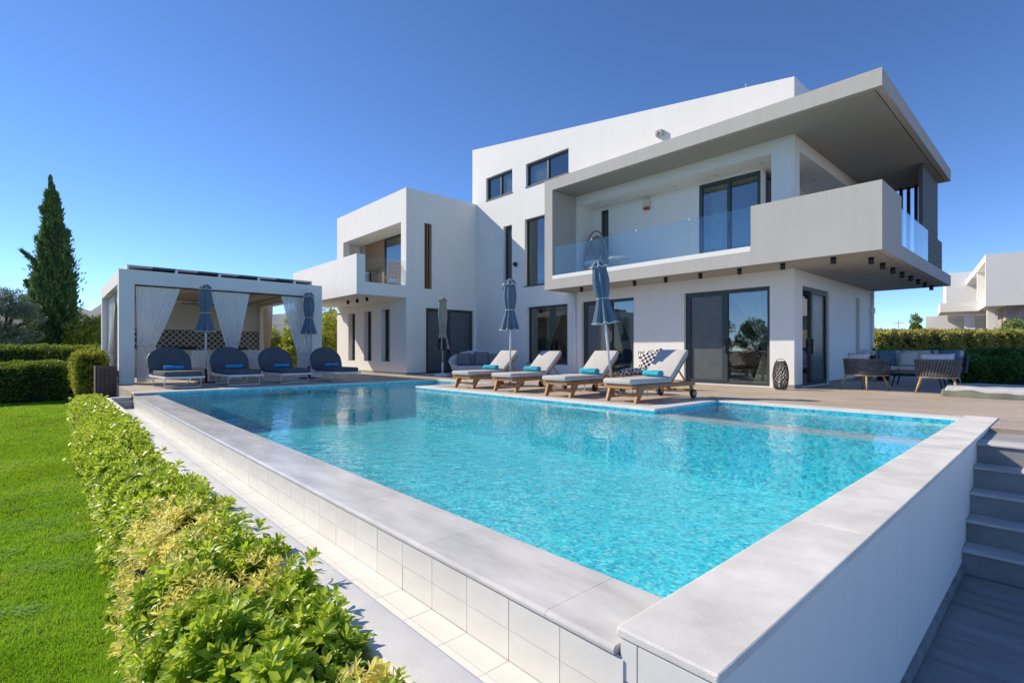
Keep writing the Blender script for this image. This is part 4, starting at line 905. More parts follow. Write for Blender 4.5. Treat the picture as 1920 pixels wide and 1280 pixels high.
# ================================================================== OVAL SOFA
def oval_sofa():
    loc = Vector((-14.75, 11.75, 0)); rz = R(48)            # front looks along local -y
    t = thing('oval_sofa', loc, 'oval white wicker sofa with grey cushions by the villa corner', 'sofa', None, rz)
    def rim(a): return .34 + .60 * max(0, math.sin(a) * .5 + .5) ** 1.3
    def fn(u, v):
        a = u * 2 * math.pi; zt_ = rim(a); k = .62 + .38 * (v ** .6) + .05 * math.sin(v * 3.1)
        return (1.06 * k * math.cos(a), .62 * k * math.sin(a), .02 + (zt_ - .02) * v)
    m = MB(); m.grid(fn, 64, 14); o = m.build('basket', M['wicker'], t, merge=True); s_ = o.modifiers.new('thick', 'SOLIDIFY'); s_.thickness = .06; s_.offset = -1
    MB().tube([fn(k / 64, 1.0) for k in range(64)], .035, 8, closed=True).build('rim', M['wicker'], t)
    m = MB(); m.lathe([(.78, .22), (.86, .26), (.87, .36), (.80, .40), (.1, .41)], 48); m.v = [(p[0], p[1] * .6, p[2]) for p in m.v]; m.build('seat_cushion', M['cush'], t)
    R3 = Matrix.Rotation(rz, 4, 'Z')
    for (lx, ly, w_, yaw, lab) in ((-.55, .18, .5, 14, 'grey square pillow at the parasol side of the oval sofa'), (-.16, .32, .46, 2, 'grey pillow half hidden behind the others on the oval sofa'), (.1, .2, .55, -3, 'large grey pillow in the middle of the oval sofa'), (.52, .22, .48, -14, 'grey square pillow at the villa wall side of the oval sofa')):
        p = loc + R3 @ Vector((lx, ly, .40 + w_ * .46)); pillow(p, w_, w_, .15, (R(76), 0, rz + R(yaw)), 'grey_fab', lab, 'grey pillows on the oval sofa')
oval_sofa()

# ================================================================== LANTERN
def lantern():
    t = thing('wicker_lantern', (-4.80, 13.28, 0), 'tall dark wicker lantern standing beside the sliding door', 'lantern')
    def rad(v): return .085 + .085 * math.sin(math.pi * min(1, max(0, v * .92 + .06))) ** .55
    k_ = 13
    for sgn in (1, -1):
        m = MB()
        for k in range(k_):
            a0 = 2 * math.pi * k / k_
            m.tube([((rad(v) + .004 * sgn) * math.cos(a0 + sgn * .34 * math.sin(v * 9.4 + k * .0)), (rad(v) + .004 * sgn) * math.sin(a0 + sgn * .34 * math.sin(v * 9.4)), .02 + .66 * v) for v in np.linspace(0, 1, 19)], .010, 5)
        m.build('woven_canes', M['wickdark'], t)
    m = MB(); m.tube([(.105 * math.cos(a), .105 * math.sin(a), .685) for a in np.linspace(0, 6.283, 24, endpoint=False)], .012, 6, closed=True); m.tube([(.105 * math.cos(a), .105 * math.sin(a), .02) for a in np.linspace(0, 6.283, 24, endpoint=False)], .012, 6, closed=True); m.build('ring', M['wickdark'], t)
    MB().tube([(.10 * math.cos(a), 0, .69 + .06 * math.sin(a)) for a in np.linspace(0, math.pi, 12)], .008, 6).build('handle', M['wickdark'], t)
    MB().lathe([(.055, .03), (.055, .26), (.01, .27)], 20).build('candle', M['cream'], t)
lantern()

# ================================================================== TERRACE LOUNGE SET
def shell_path(w_, d_, r_):
    pts = []
    for x, y in ((-w_, d_), (-w_, 0.0)): pts.append((x, y))
    for a in np.linspace(math.pi, 1.5 * math.pi, 8): pts.append((-w_ + r_ + r_ * math.cos(a), -d_ + r_ + r_ * math.sin(a)))
    for a in np.linspace(1.5 * math.pi, 2 * math.pi, 8): pts.append((w_ - r_ + r_ * math.cos(a), -d_ + r_ + r_ * math.sin(a)))
    for x, y in ((w_, 0.0), (w_, d_)): pts.append((x, y))
    P = np.array(pts); s_ = np.r_[0, np.cumsum(np.hypot(*np.diff(P, axis=0).T))]
    return lambda t: (float(np.interp(t * s_[-1], s_, P[:, 0])), float(np.interp(t * s_[-1], s_, P[:, 1]))), s_[-1]
def woven(t, w_, d_, z0, z1, flare=1.1, step=.05, r_=.26):
    path, Ls = shell_path(w_, d_, r_); n = int(Ls / step)
    def P(u, v): x, y = path(min(1, max(0, u))); k = 1 + (flare - 1) * v; return Vector((x * k, y * k, z0 + (z1 - z0) * v))
    for sgn in (1, -1):
        m = MB()
        for k in range(-2, n + 3):
            pts = [P((k + sgn * 1.5 * (v - .5)) / n, v) for v in np.linspace(0, 1, 6)]
            off = .009 * sgn
            for a, b in zip(pts[:-1], pts[1:]):
                if (a - b).length < .02: continue
                nrm = Vector((a.x, a.y, 0)).normalized(); m.bar(a + nrm * off, b + nrm * off, .011, .034, nrm.cross(Vector((0, 0, 1))))
        m.build('rope_weave', M['rope'], t)
    for v in (0, 1): MB().tube([P(u, v) for u in np.linspace(0, 1, 30)], .017, 8).build('rail', M['rope'] if v else M['oak'], t)
def armchair(loc, rz, label):
    t = thing('rope_armchair', loc, label, 'armchair', 'grey rope armchairs on the terrace', rz)
    woven(t, .36, .33, .36, .74)
    for sx in (-1, 1):
        MB().tube([(sx * .27, -.24, .36), (sx * .37, -.34, 0)], [.026, .015], 10).build('leg', M['oak'], t); MB().tube([(sx * .27, .26, .36), (sx * .36, .36, 0)], [.026, .015], 10).build('leg', M['oak'], t)
    B(-.28, .28, -.22, .34, .345, .375).build('seat_base', M['oak'], t, .006); B(-.28, .28, -.2, .36, .376, .50).build('seat_cushion', M['white_cush'], t, .04, seg=4)
    o = link(cushion_mesh('back_cushion', .6, .50, .15), 'back_cushion', M['white_cush'], t, (0, -.2, .65)); o.rotation_euler = (R(80), 0, 0); o.data.polygons.foreach_set('use_smooth', [True] * len(o.data.polygons))
armchair((-3.42, 14.78, 0), R(-28), 'grey rope armchair turned towards the villa side door')
armchair((-2.02, 14.72, 0), R(6), 'grey rope armchair seen from behind next to the folded cover')
sx0, sx1 = uY(1632, 690, 19.6).x, uY(1812, 690, 19.6).x
so = thing('rope_sofa', ((sx0 + sx1) / 2, 19.6, 0), 'long grey rope sofa with off-white seat cushions facing the armchairs', 'sofa', None, R(180))
hw = (sx1 - sx0) / 2
woven(so, hw, .38, .34, .78, 1.04, .055, .2)
for s1 in (-1, 1):
    for s2 in (-1, 1): MB().tube([(s1 * (hw - .15), s2 * .3, .34), (s1 * (hw - .08), s2 * .38, 0)], [.028, .016], 10).build('leg', M['oak'], so)
B(-hw + .05, hw - .05, -.34, .38, .33, .36).build('seat_base', M['oak'], so, .006)
nc = 3; cw = (2 * hw - .12) / nc
for k in range(nc):
    B(-hw + .06 + k * cw + .005, -hw + .06 + (k + 1) * cw - .005, -.3, .4, .361, .48).build('seat_cushion', M['white_cush'], so, .04, seg=4)
    o = link(cushion_mesh('back_cushion', cw * .98, .52, .2), 'back_cushion', M['white_cush'], so, (-hw + .06 + (k + .5) * cw, -.24, .72)); o.rotation_euler = (R(78), 0, 0)
mid = (sx0 + sx1) / 2
pillow((sx1 - .38, 19.5, .72), .5, .5, .16, (R(76), 0, R(-6)), 'leafprint', 'blue leaf-print pillow at the shrub end of the rope sofa', 'leaf print pillows')
pillow((sx0 + .45, 19.5, .72), .5, .5, .16, (R(76), 0, R(8)), 'leafprint', 'blue leaf-print pillow at the villa end of the rope sofa', 'leaf print pillows')
pillow((mid - .15, 19.42, .70), .46, .46, .16, (R(76), 0, R(3)), 'white_cush', 'pale pillow in the middle of the rope sofa')
ct = thing('coffee_table', (-2.75, 17.2, 0), 'low dark coffee table between sofa and armchairs', 'table')
B(-.55, .55, -.35, .35, .33, .365).build('tabletop', M['panel_dark'], ct, .006)
for s1 in (-1, 1):
    for s2 in (-1, 1): MB().tube([(s1 * .45, s2 * .27, .33), (s1 * .52, s2 * .33, 0)], [.022, .014], 8).build('leg', M['black'], ct)
pp_ = uY(1638, 700, 19.9); pt = thing('potted_plant', (-4.15, 20.2, 0), 'dark pot with broad upright leaves beside the sofa', 'plant')
MB().lathe([(.16, 0), (.2, .2), (.22, .38), (.2, .385), (.05, .33)], 24).build('pot', M['pot'], pt)
for k in range(9):
    a = k * 2.4; L_ = .55 + .25 * random.random(); tilt = .35 + .4 * random.random(); m = MB()
    dr = Vector((math.cos(a), math.sin(a), 0)); sd = Vector((-dr.y, dr.x, 0))
    def fn(u, v): w_ = .1 * math.sin(math.pi * min(1, .12 + v * .88)) ** .8; h = L_ * v; return dr * (h * math.sin(tilt * (.5 + v))) + sd * w_ * (u - .5) * 2 + Vector((0, 0, .36 + .2 + h * math.cos(tilt * (.5 + v * .8)) + .02 * abs(u - .5)))
    m.grid(fn, 4, 8); m.tube([(0, 0, .34), (0, 0, .57)], .008, 5); m.build('leaf', L_DARK, pt)
# folded cover pile
ft = thing('covered_mat', (-1.05, 14.75, 0), 'flat pale grey mat half wrapped in an olive cover on the deck', 'cover')
def lump(x, y): return .02 * math.sin(x * 5 + y * 3) + .014 * math.sin(x * 13 - y * 7)
def pile(name, x0, x1, y0, y1, z0, z1, mat, rag):
    m = MB()
    def fn(u, v):
        s_ = max(abs(2 * u - 1), abs(2 * v - 1)); ed = min(1, (1 - s_) / (.05 if rag < 1 else .1)); x = x0 + (x1 - x0) * u; y = y0 + (y1 - y0) * v
        k = ed ** .5; return (x * (1 + rag * .06 * math.sin(9 * v + x)), y + rag * .05 * math.sin(8 * u + 1), z0 + (z1 - z0 + lump(x, y) * rag) * k)
    m.grid(fn, 80, 80); return m.build(name, M[mat], ft)
pile('under_cover', -.82, .95, -.98, 1.0, .003, .12, 'olivetarp', .9); pile('mat', -.76, .86, -.86, .98, .08, .20, 'tarp', .35)

# ================================================================== BALCONY FURNITURE
eg = thing('egg_chair', (-11.2, 14.15, 3.45), 'round rattan egg chair on the big balcony', 'chair')
egp = Vector((0, 0, 0)); wd = MB()
for k in range(24):
    a = math.pi * k / 23; wd.tube([(.5 * math.cos(a) * math.cos(b) * .9, .3 * math.sin(b) * .9 + .05, .55 + .72 * math.sin(b) * 0 + .62 * (math.cos(b)) * math.sin(a) * 1.55) for b in np.linspace(-1.2, 1.2, 9)], .014, 5)
wd.tube([(.5 * math.cos(a), 0, .55 + .98 * math.sin(a) * 1.15) for a in np.linspace(0, math.pi, 28)], .025, 8); wd.tube([(.5 * math.cos(a), 0, .5 - .25 * math.sin(a)) for a in np.linspace(0, math.pi, 20)], .025, 8)
wd.build('woven_shell', M['rattan'], eg); MB().lathe([(.4, .46), (.42, .52), (.38, .6), (.05, .62)], 24).build('cushion', M['white_cush'], eg)
m = MB(); m.tube([(.35 * math.cos(a), .25 * math.sin(a), .02) for a in np.linspace(0, 6.283, 24, endpoint=False)], .02, 6, closed=True); m.tube([(0, .2, .02), (0, .2, .4)], .025, 8); m.build('stand', M['black'], eg)
tb = uY(1168, 483, 13.4); t = thing('bistro_table', (-9.65, 13.4, 3.44), 'small round white table behind the balcony glass', 'table')
MB().lathe([(.34, .44), (.34, .46), (.02, .462)], 28).build('tabletop', M['wmetal'], t); MB().tube([(0, 0, .01), (0, 0, .44)], .015, 8).build('stem', M['grey'], t); MB().lathe([(.2, 0), (.2, .012), (.03, .02)], 24).build('base', M['grey'], t)
t = thing('wooden_balcony_chair', (-18.5, 10.3, 3.5), 'slatted wooden chair on the small balcony of the left wing', 'chair', None, R(75))
for sx in (-1, 1):
    MB().bar((sx * .24, -.25, 0), (sx * .24, -.22, .42), .04).build('leg', M['teak_x'], t); MB().bar((sx * .24, .25, 0), (sx * .24, .22, .42), .04).build('leg', M['teak_x'], t); MB().bar((sx * .24, -.22, .42), (sx * .24, -.44, 1.0), .04).build('back_post', M['teak_x'], t)
for k in range(6): B(-.24, .24, -.2 + k * .078, -.2 + k * .078 + .06, .42, .44).build('seat_slat', M['teak_x'], t)
for k in range(7): MB().bar((-.22, -.25 - k * .027, .5 + k * .072), (.22, -.25 - k * .027, .5 + k * .072), .045, .015, (0, 1, 0)).build('back_slat', M['teak_x'], t)
t = thing('balcony_table', (-19.6, 9.9, 3.5), 'dark round table on the small balcony of the left wing', 'table')
MB().lathe([(.4, .69), (.4, .72), (.02, .722)], 28).build('tabletop', M['panel_dark'], t); MB().tube([(0, 0, 0), (0, 0, .69)], .03, 8).build('stem', M['black'], t); MB().lathe([(.25, 0), (.25, .015), (.03, .03)], 20).build('base', M['black'], t)

# ================================================================== VEGETATION HELPERS
def unit(a): return a / np.maximum(1e-9, np.linalg.norm(a, axis=1, keepdims=True))
def frames(nrm, rs, tilt):
    """leaf axis d scattered about nrm, and a side vector"""
    d = unit(nrm + rs.normal(0, tilt, nrm.shape)); r = unit(rs.normal(0, 1, nrm.shape)); s = unit(np.cross(d, r)); return d, s, np.cross(s, d)
def leaf_quads(P, nrm, ln, wd, rs, tilt=.7, fold=.25):
    n = len(P); d, s, u = frames(nrm, rs, tilt); L = ln * rs.uniform(.6, 1.25, (n, 1)); W = wd * rs.uniform(.7, 1.2, (n, 1))
    Vv = np.stack([P, P + d * L * .5 + s * W + u * W * fold, P + d * L, P + d * L * .5 - s * W + u * W * fold], 1).reshape(-1, 3)
    return Vv, np.arange(4 * n).reshape(n, 4)
def leaf_long(P, d, s, u, L, W, curl=.25):
    """obovate folded leaf, six quads"""
    n = len(P); us = [0, .35, .72, 1.0]; ws = [.12, .6, 1.0, .18]; rows = []
    for a, w in zip(us, ws):
        c = P + d * L * a - u * L * curl * a * a
        rows += [c + s * W * w + u * W * w * .35, c, c - s * W * w + u * W * w * .35]
    Vv = np.stack(rows, 1).reshape(-1, 3); base = (np.arange(n) * 12)[:, None]; f = []
    for k in range(3):
        f.append(base + np.array([3 * k, 3 * k + 1, 3 * k + 4, 3 * k + 3])); f.append(base + np.array([3 * k + 1, 3 * k + 2, 3 * k + 5, 3 * k + 4]))
    return Vv, np.concatenate(f)
def foliage(name, V_, F_, mat, parent=None, org=None, smooth=False):
    V_ = np.asarray(V_)
    if org is not None: V_ = V_ - np.array(org)
    me = mesh_np(name, V_, F_)
    if smooth: me.polygons.foreach_set('use_smooth', np.ones(len(F_), bool))
    o = link(me, name, mat, parent); o['kind'] = 'stuff' if parent is not None else 'stuff'; return o
def lumps(P, f, rs_seed, oct_=5):
    r = np.random.default_rng(rs_seed); o = np.zeros(len(P))
    for k in range(oct_):
        w = r.normal(0, 1, 3) * f * (1 + .7 * k); o += np.sin(P @ w + r.uniform(0, 6)) / (1 + .5 * k)
    return o / 2.2
def box_hedge(name, x0, x1, y0, y1, z0, z1, mat, label, cat='hedge', n=9000, ln=.055, wd=.016, rough=.06, grp=None, round_=.18, tilt=.6, seed=1, core=(.02, .03, .01)):
    org = ((x0 + x1) / 2, (y0 + y1) / 2, z0); t = thing(name, org, label, cat, grp); rs = np.random.default_rng(seed)
    dx, dy, dz = x1 - x0, y1 - y0, z1 - z0; areas = np.array([dx * dy, dx * dz, dx * dz, dy * dz, dy * dz]); f = rs.choice(5, n, p=areas / areas.sum())
    a, b = rs.uniform(-1, 1, n), rs.uniform(-1, 1, n); C = np.zeros((n, 3))
    C[f == 0] = np.c_[a, b, np.ones(n)][f == 0]; C[f == 1] = np.c_[a, -np.ones(n), b][f == 1]; C[f == 2] = np.c_[a, np.ones(n), b][f == 2]; C[f == 3] = np.c_[-np.ones(n), a, b][f == 3]; C[f == 4] = np.c_[np.ones(n), a, b][f == 4]
    H = np.array([dx, dy, dz]) / 2; rr = min(round_, dx * .45, dy * .45, dz * .45); Q = C * H; inner = np.clip(Q, -(H - rr), H - rr); dlt = Q - inner; nn = unit(np.where(np.abs(dlt).sum(1, keepdims=True) > 1e-6, dlt, C))
    P = inner + nn * rr; W = P + np.array([org[0], org[1], (z0 + z1) / 2])
    P = W + nn * (lumps(W, 2.2, seed) * rough + lumps(W, 7., seed + 5) * rough * .6 + rs.uniform(-.1, .03, n))[:, None]
    V_, F_ = leaf_quads(P, nn + np.array([0, 0, .5]), ln, wd, rs, tilt); foliage('foliage', V_, F_, mat, t, org)
    sh = min(.09, dx * .2, dy * .2)
    MB(org).box(x0 + sh, x1 - sh, y0 + sh, y1 - sh, z0, z1 - sh * 1.1).build('filler_core', pm('hedge_core', core, .95, .3, 8, .5, 30) if 'hedge_core' not in bpy.data.materials else bpy.data.materials['hedge_core'], t, .08, seg=2)  # solid dark box put inside to stop views through the leaves
    return t
def clump_tree(name, base, label, crown_c, crown_r, mat, n_clump=60, n_leaf=220, ln=.09, wd=.02, trunk_r=.12, cat='tree', seed=3, clump_r=.42, grp=None, upright=.3):
    t = thing(name, base, label, cat, grp); rs = np.random.default_rng(seed); C = np.array(crown_c); Rr = np.array(crown_r)
    d = unit(rs.normal(0, 1, (n_clump, 3))); cc = C + d * Rr * rs.uniform(.35, 1., (n_clump, 1)) ** .6
    P = []; Nn = []
    for c in cc:
        k = int(n_leaf * rs.uniform(.5, 1.4)); r = clump_r * rs.uniform(.55, 1.2); q = unit(rs.normal(0, 1, (k, 3))) * r * rs.uniform(.2, 1., (k, 1)) ** .5
        P.append(c + q * np.array([1, 1, .8])); Nn.append(unit(q) + np.array([0, 0, upright]))
    P = np.concatenate(P); Nn = np.concatenate(Nn); V_, F_ = leaf_quads(P, Nn, ln, wd, rs, .8); foliage('crown', V_, F_, mat, t, base)
    m = MB(base); b = Vector(base); top = Vector(C) - Vector((0, 0, crown_r[2] * .4)); m.tube([b - Vector((0, 0, .05)), b.lerp(top, .5) + Vector((.1 * trunk_r, .3 * trunk_r, 0)), top], [trunk_r * 1.2, trunk_r * .9, trunk_r * .7], 10)
    for c in cc[:14]: m.tube([top, top.lerp(Vector(c), .5) + Vector((0, 0, .05)), Vector(c)], [trunk_r * .5, trunk_r * .3, trunk_r * .12], 6)
    m.build('trunk', M['bark'], t); return t

# ------------------------------------------------------------------ low pittosporum hedge along the pool gutter
def low_hedge():
    rs = np.random.default_rng(11); N_ = 15500
    x = -1.05 - 13.35 * rs.uniform(0, 1, N_) ** 1.15
    ph = rs.uniform(math.radians(-12), math.radians(205), N_)
    wide = .25 + .02 * np.sin(x * 1.9) + .02 * np.sin(x * 4.7 + 1)
    cy, hz = .645 + .015 * np.sin(x * 2.3), .63
    P = np.c_[x, cy + wide * np.sign(np.cos(ph)) * np.abs(np.cos(ph)) ** .6, -.72 + hz * np.clip(np.sin(ph), 0, 1) ** .5]
    nn = unit(np.c_[np.zeros(N_), np.cos(ph) / wide * .3, np.sin(ph) / hz * .6 + .25])
    lum = lumps(P, 3.0, 21) * .07 + lumps(P, 9.0, 22) * .045 + np.where(rs.uniform(0, 1, N_) > .93, rs.uniform(.02, .09, N_), 0)
    P += nn * (lum + rs.uniform(-.09, .04, N_))[:, None]
    keep = ~((P[:, 1] > .83) & (P[:, 2] < -.14)); P, nn = P[keep], nn[keep]; n = len(P)
    g1 = uZ(300, 1010, -.14); g2 = uZ(480, 1105, -.14); g3 = uZ(330, 1155, -.2); g4 = uZ(690, 1275, -.12)
    yel = np.zeros(n, bool)
    for g_, rx, ry in ((g1, .55, .30), (g2, .17, .3), (g3, .12, .14), (g4, .12, .12)):
        yel |= (((P[:, 0] - g_.x) / rx) ** 2 + ((P[:, 1] - g_.y) / ry) ** 2 + rs.uniform(-.6, .6, n)) < 1
    t1 = thing('low_hedge', (-7.5, .57, LAWN_Z), 'low glossy green hedge running along the white pool gutter', 'hedge')
    t2 = thing('variegated_shrub', (g1.x, g1.y, LAWN_Z), 'yellow variegated shrub breaking up the low green hedge', 'shrub')
    for sel, mat, t, sc in ((~yel, L_HEDGE, t1, 1.), (yel, L_YEL, t2, .72)):
        Pp, Nn = P[sel], nn[sel]; near = Pp[:, 0] > -6.2
        for grp, k, detail in ((near, 10, True), (~near, 8, False)):
            Q, D = Pp[grp], Nn[grp]; m = len(Q)
            if m == 0: continue
            Q = np.repeat(Q, k, 0); A_ = np.repeat(unit(D + rs.normal(0, .28, D.shape)), k, 0)
            r1 = unit(np.cross(A_, np.repeat(unit(rs.normal(0, 1, D.shape)), k, 0))); r2 = np.cross(A_, r1)
            th = np.tile(np.arange(k) * 2.399, m) + np.repeat(rs.uniform(0, 6.28, m), k); op = np.tile(np.linspace(.25, 1.25, k), m) + rs.normal(0, .12, m * k)
            rad = r1 * np.cos(th)[:, None] + r2 * np.sin(th)[:, None]; d = A_ * np.cos(op)[:, None] + rad * np.sin(op)[:, None]; u = A_ * np.sin(op)[:, None] - rad * np.cos(op)[:, None]; s = np.cross(d, u)
            L = (np.repeat(rs.uniform(.75, 1.25, m), k) * np.tile(np.linspace(.7, 1.1, k), m) * .066 * sc)[:, None]; W = L * (.21 if sc == 1 else .15)
            Q = Q + A_ * np.tile(np.linspace(.02, -.012, k), m)[:, None]
            if detail: V_, F_ = leaf_long(Q, d, s, u, L, W)
            else: V_ = np.stack([Q, Q + d * L * .62 + s * W * 1.1 + u * W * .4, Q + d * L, Q + d * L * .62 - s * W * 1.1 + u * W * .4], 1).reshape(-1, 3); F_ = np.arange(4 * len(Q)).reshape(-1, 4)
            foliage('foliage', V_, F_, mat, t, tuple(t.location), smooth=detail)
    org = tuple(t1.location); m = MB(org)
    m.prism([(.42, LAWN_Z), (.74, LAWN_Z), (.76, -.4), (.68, -.24), (.48, -.24), (.40, -.4)], -14.3, -1.15, 'yz'); m.build('filler_core', pm('low_hedge_core', (.02, .022, .01), .95, .3, 12, .6, 40), t1)  # solid dark prism filling the hedge behind its leaves
low_hedge()

# ------------------------------------------------------------------ lawn grass
def grass():
    rs = np.random.default_rng(5); n = 330000
    rr = 1.3 * (24 / 1.3) ** rs.uniform(0, 1, n); x = -rr; y = .42 - (.12 + .14 * rr + .5) * rs.uniform(0, 1, n) ** 1.0
    P = np.c_[x, y, np.full(n, LAWN_Z)]; hgt = (.027 + .005 * lumps(P, 2.6, 9) + .005 * lumps(P, 9, 4))[:, None] * rs.uniform(.6, 1.5, (n, 1)); hgt *= (1 + .02 * rr[:, None])
    a = rs.uniform(0, 6.283, n); s = np.c_[np.cos(a), np.sin(a), np.zeros(n)] * (.0017 + .00050 * rr)[:, None]; ln = rs.normal(0, .5, (n, 3)) * hgt; ln[:, 2] = 0
    V_ = np.stack([P - s, P + s, P + ln + np.c_[np.zeros((n, 2)), hgt[:, 0]]], 1).reshape(-1, 3)
    o = foliage('grass', V_, np.arange(3 * n).reshape(n, 3), L_GRASS); tag(o, 'short bright green lawn grass beside the low hedge', 'grass')
    m = 5200; rr = 1.6 * (16 / 1.6) ** rs.uniform(0, 1, m * 4); Q = np.c_[-rr, .35 - (.3 + .14 * rr) * rs.uniform(0, 1, m * 4), np.full(m * 4, LAWN_Z)]
    Q = Q[lumps(Q, 2.0, 33) > .45][:m]; k = 3; Q = np.repeat(Q, k, 0); n2 = len(Q); Q[:, 2] += .022 + rs.uniform(0, .012, n2); th = np.tile(np.arange(k) * 2.094, n2 // k) + np.repeat(rs.uniform(0, 6, n2 // k), k)
    d = np.c_[np.cos(th), np.sin(th), np.full(n2, .25)]; s = np.c_[-np.sin(th), np.cos(th), np.zeros(n2)]; L = .014
    V_ = np.stack([Q, Q + d * L * .6 + s * L * .5, Q + d * L, Q + d * L * .6 - s * L * .5], 1).reshape(-1, 3)
    o = foliage('clover', V_, np.arange(4 * n2).reshape(n2, 4), L_CLOVER); tag(o, 'patches of small clover leaves scattered through the lawn', 'clover')
grass()

# ------------------------------------------------------------------ clipped hedges and trees on the left
box_hedge('clipped_hedge', -25.6, -22.6, -3.6, .45, LAWN_Z, .50, L_BOX, 'rounded dark green clipped hedge at the end of the lawn', n=30000, ln=.085, wd=.027, rough=.1, round_=.35, seed=2)
box_hedge('clipped_hedge', -29.6, -27.0, -6, 1.9, LAWN_Z, 1.06, L_BOX, 'long tall clipped hedge in front of the cypress', n=36000, ln=.09, wd=.03, rough=.09, round_=.25, seed=3)
box_hedge('golden_shrub', -22.6, -20.2, .62, 1.36, LAWN_Z + .3, .86, L_GOLD, 'golden green clipped shrub behind the wooden planter', 'shrub', n=14000, ln=.075, wd=.024, rough=.08, round_=.25, seed=4)
def cypress(name, base, h, r, label, seed, n, bend=0.):
    t = thing(name, base, label, 'tree', 'cypress trees behind the hedges'); rs = np.random.default_rng(seed)
    z = rs.uniform(.02, 1, n) ** .85; a = rs.uniform(0, 6.283, n)
    prof = np.interp(z, [0, .06, .2, .4, .6, .75, .88, .95, 1], [.8, .95, 1., .82, .56, .38, .19, .08, .0])
    tong = .66 + .34 * np.sin(a * 5 + 6 * np.sin(z * 5 + seed)) * np.sin(z * 23 + a * 3) + .14 * np.sin(a * 11 + z * 40)
    rad = r * prof * tong * rs.uniform(.6, 1.05, n) * (1 + .4 * (rs.uniform(0, 1, n) > .94))
    P = np.c_[rad * np.cos(a) - bend * z ** 3, rad * np.sin(a) * 1.0 - bend * .5 * z ** 4, z * h * .97] + np.array(base)
    nn = np.c_[np.cos(a) * .55, np.sin(a) * .55, np.full(n, 1.3)]
    nn = np.where((z > .93)[:, None], np.array([0, 0, 3.]), nn); V_, F_ = leaf_quads(P, nn, .27, .042, rs, .35, .4)
    sid = []
    for (zz, aa, L_) in ((.64, 4.3, .45), (.52, 4.5, .95), (.80, 4.3, .25), (.70, 1.3, .2), (.40, 4.6, .45)):      # side sprays
        k = 420; tt = rs.uniform(0, 1, k); q = np.c_[(r * .3 + L_ * tt) * math.cos(aa), (r * .3 + L_ * tt) * math.sin(aa), zz * h + L_ * 1.1 * tt] + rs.normal(0, .09, (k, 3)) * (1.25 - tt)[:, None]; sid.append(q + np.array(base))
    q = np.concatenate(sid); V2, F2 = leaf_quads(q, np.tile([.2, .1, 1.2], (len(q), 1)) + rs.normal(0, .2, q.shape), .2, .03, rs, .4, .4)
    foliage('crown', np.r_[V_, V2], np.r_[F_, F2 + len(V_)], L_CYP, t, base)
    m = MB(base); b = Vector(base); m.tube([b, b + Vector((0, 0, h * .5)), b + Vector((-bend * .8, 0, h * .95))], [.17, .1, .02], 8); m.build('trunk', M['bark'], t)
    m = MB(base); m.lathe([(r * .42 * float(np.interp(k, [0, .25, .6, .9, 1], [.7, 1, .8, .3, .05])), base[2] + h * k * .95) for k in np.linspace(.05, .8, 14)], 18, c=(base[0], base[1]), fold=.12, nf=5); m.build('inner_core', pm('cypress_inner', (.03, .055, .025), .95, .4, 6, .6, 20) if 'cypress_inner' not in bpy.data.materials else bpy.data.materials['cypress_inner'], t)  # solid dark core inside the crown, closing gaps between sprays
cb = uD(103, 650, 26); cypress('cypress_tree', (cb.x, cb.y, LAWN_Z), 10.75, 1.16, 'tall dark columnar cypress rising behind the clipped hedge', 4, 52000, .35)
cb = uD(67, 650, 27.2); cypress('cypress_tree', (cb.x, cb.y, LAWN_Z), 6.3, .62, 'slim low cypress tucked beside the tall cypress', 9, 9000, 0.)
ob = uD(12, 650, 23.5); clump_tree('olive_tree', (ob.x, ob.y, LAWN_Z), 'silvery grey-green olive tree behind the long clipped hedge', (ob.x, ob.y - .1, 2.25), (1.35, 1.45, 1.55), L_OLIVE, 95, 330, .10, .017, .13, seed=6, clump_r=.42)
shr = [(uD(172, 640, 26), 3.6, 'loose yellow-green tree between the cypress and the pavilion', 0), (uD(615, 640, 27), 3.8, 'yellow-green bushy tree between pavilion and left wing', 1), (uD(560, 640, 29), 3.4, 'yellow-green tree seen through the pavilion side', 2), (uD(500, 640, 31), 3.2, 'bushy tree seen beyond the beige pavilion curtain', 3), (uD(640, 640, 31), 3.6, 'bushy tree tucked behind the left wing of the villa', 5)]
for b, h, lab, sd in shr:
    clump_tree('garden_tree', (b.x, b.y, LAWN_Z), lab, (b.x, b.y, LAWN_Z + h * .62), (.95 + .2 * (sd > 0), .95, h * .42), L_GOLD, 50, 170, .15, .045, .07, seed=20 + sd, clump_r=.42, grp='trees beyond the pavilion')
for k, (xx, yy, hh) in enumerate(((-12.0, -8.6, 4.3), (-15.0, -9.2, 4.0), (-18.2, -8.8, 4.8), (-8.8, -9.0, 3.6))):
    clump_tree('oleander', (xx, yy, LAWN_Z), ['tall leafy oleander mirrored in the glass of the corner sliding door', 'oleander mirrored in the sliding door behind the leaning parasol', 'tallest oleander across the lawn, beyond the other oleanders', 'lowest oleander across the lawn, opposite the pool steps'][k], (xx, yy, LAWN_Z + hh * .55), (1.4, 1.0, hh * .45), L_DARK, 60, 130, .17, .04, .05, 'shrub', 40 + k, .48, 'oleanders across the lawn')

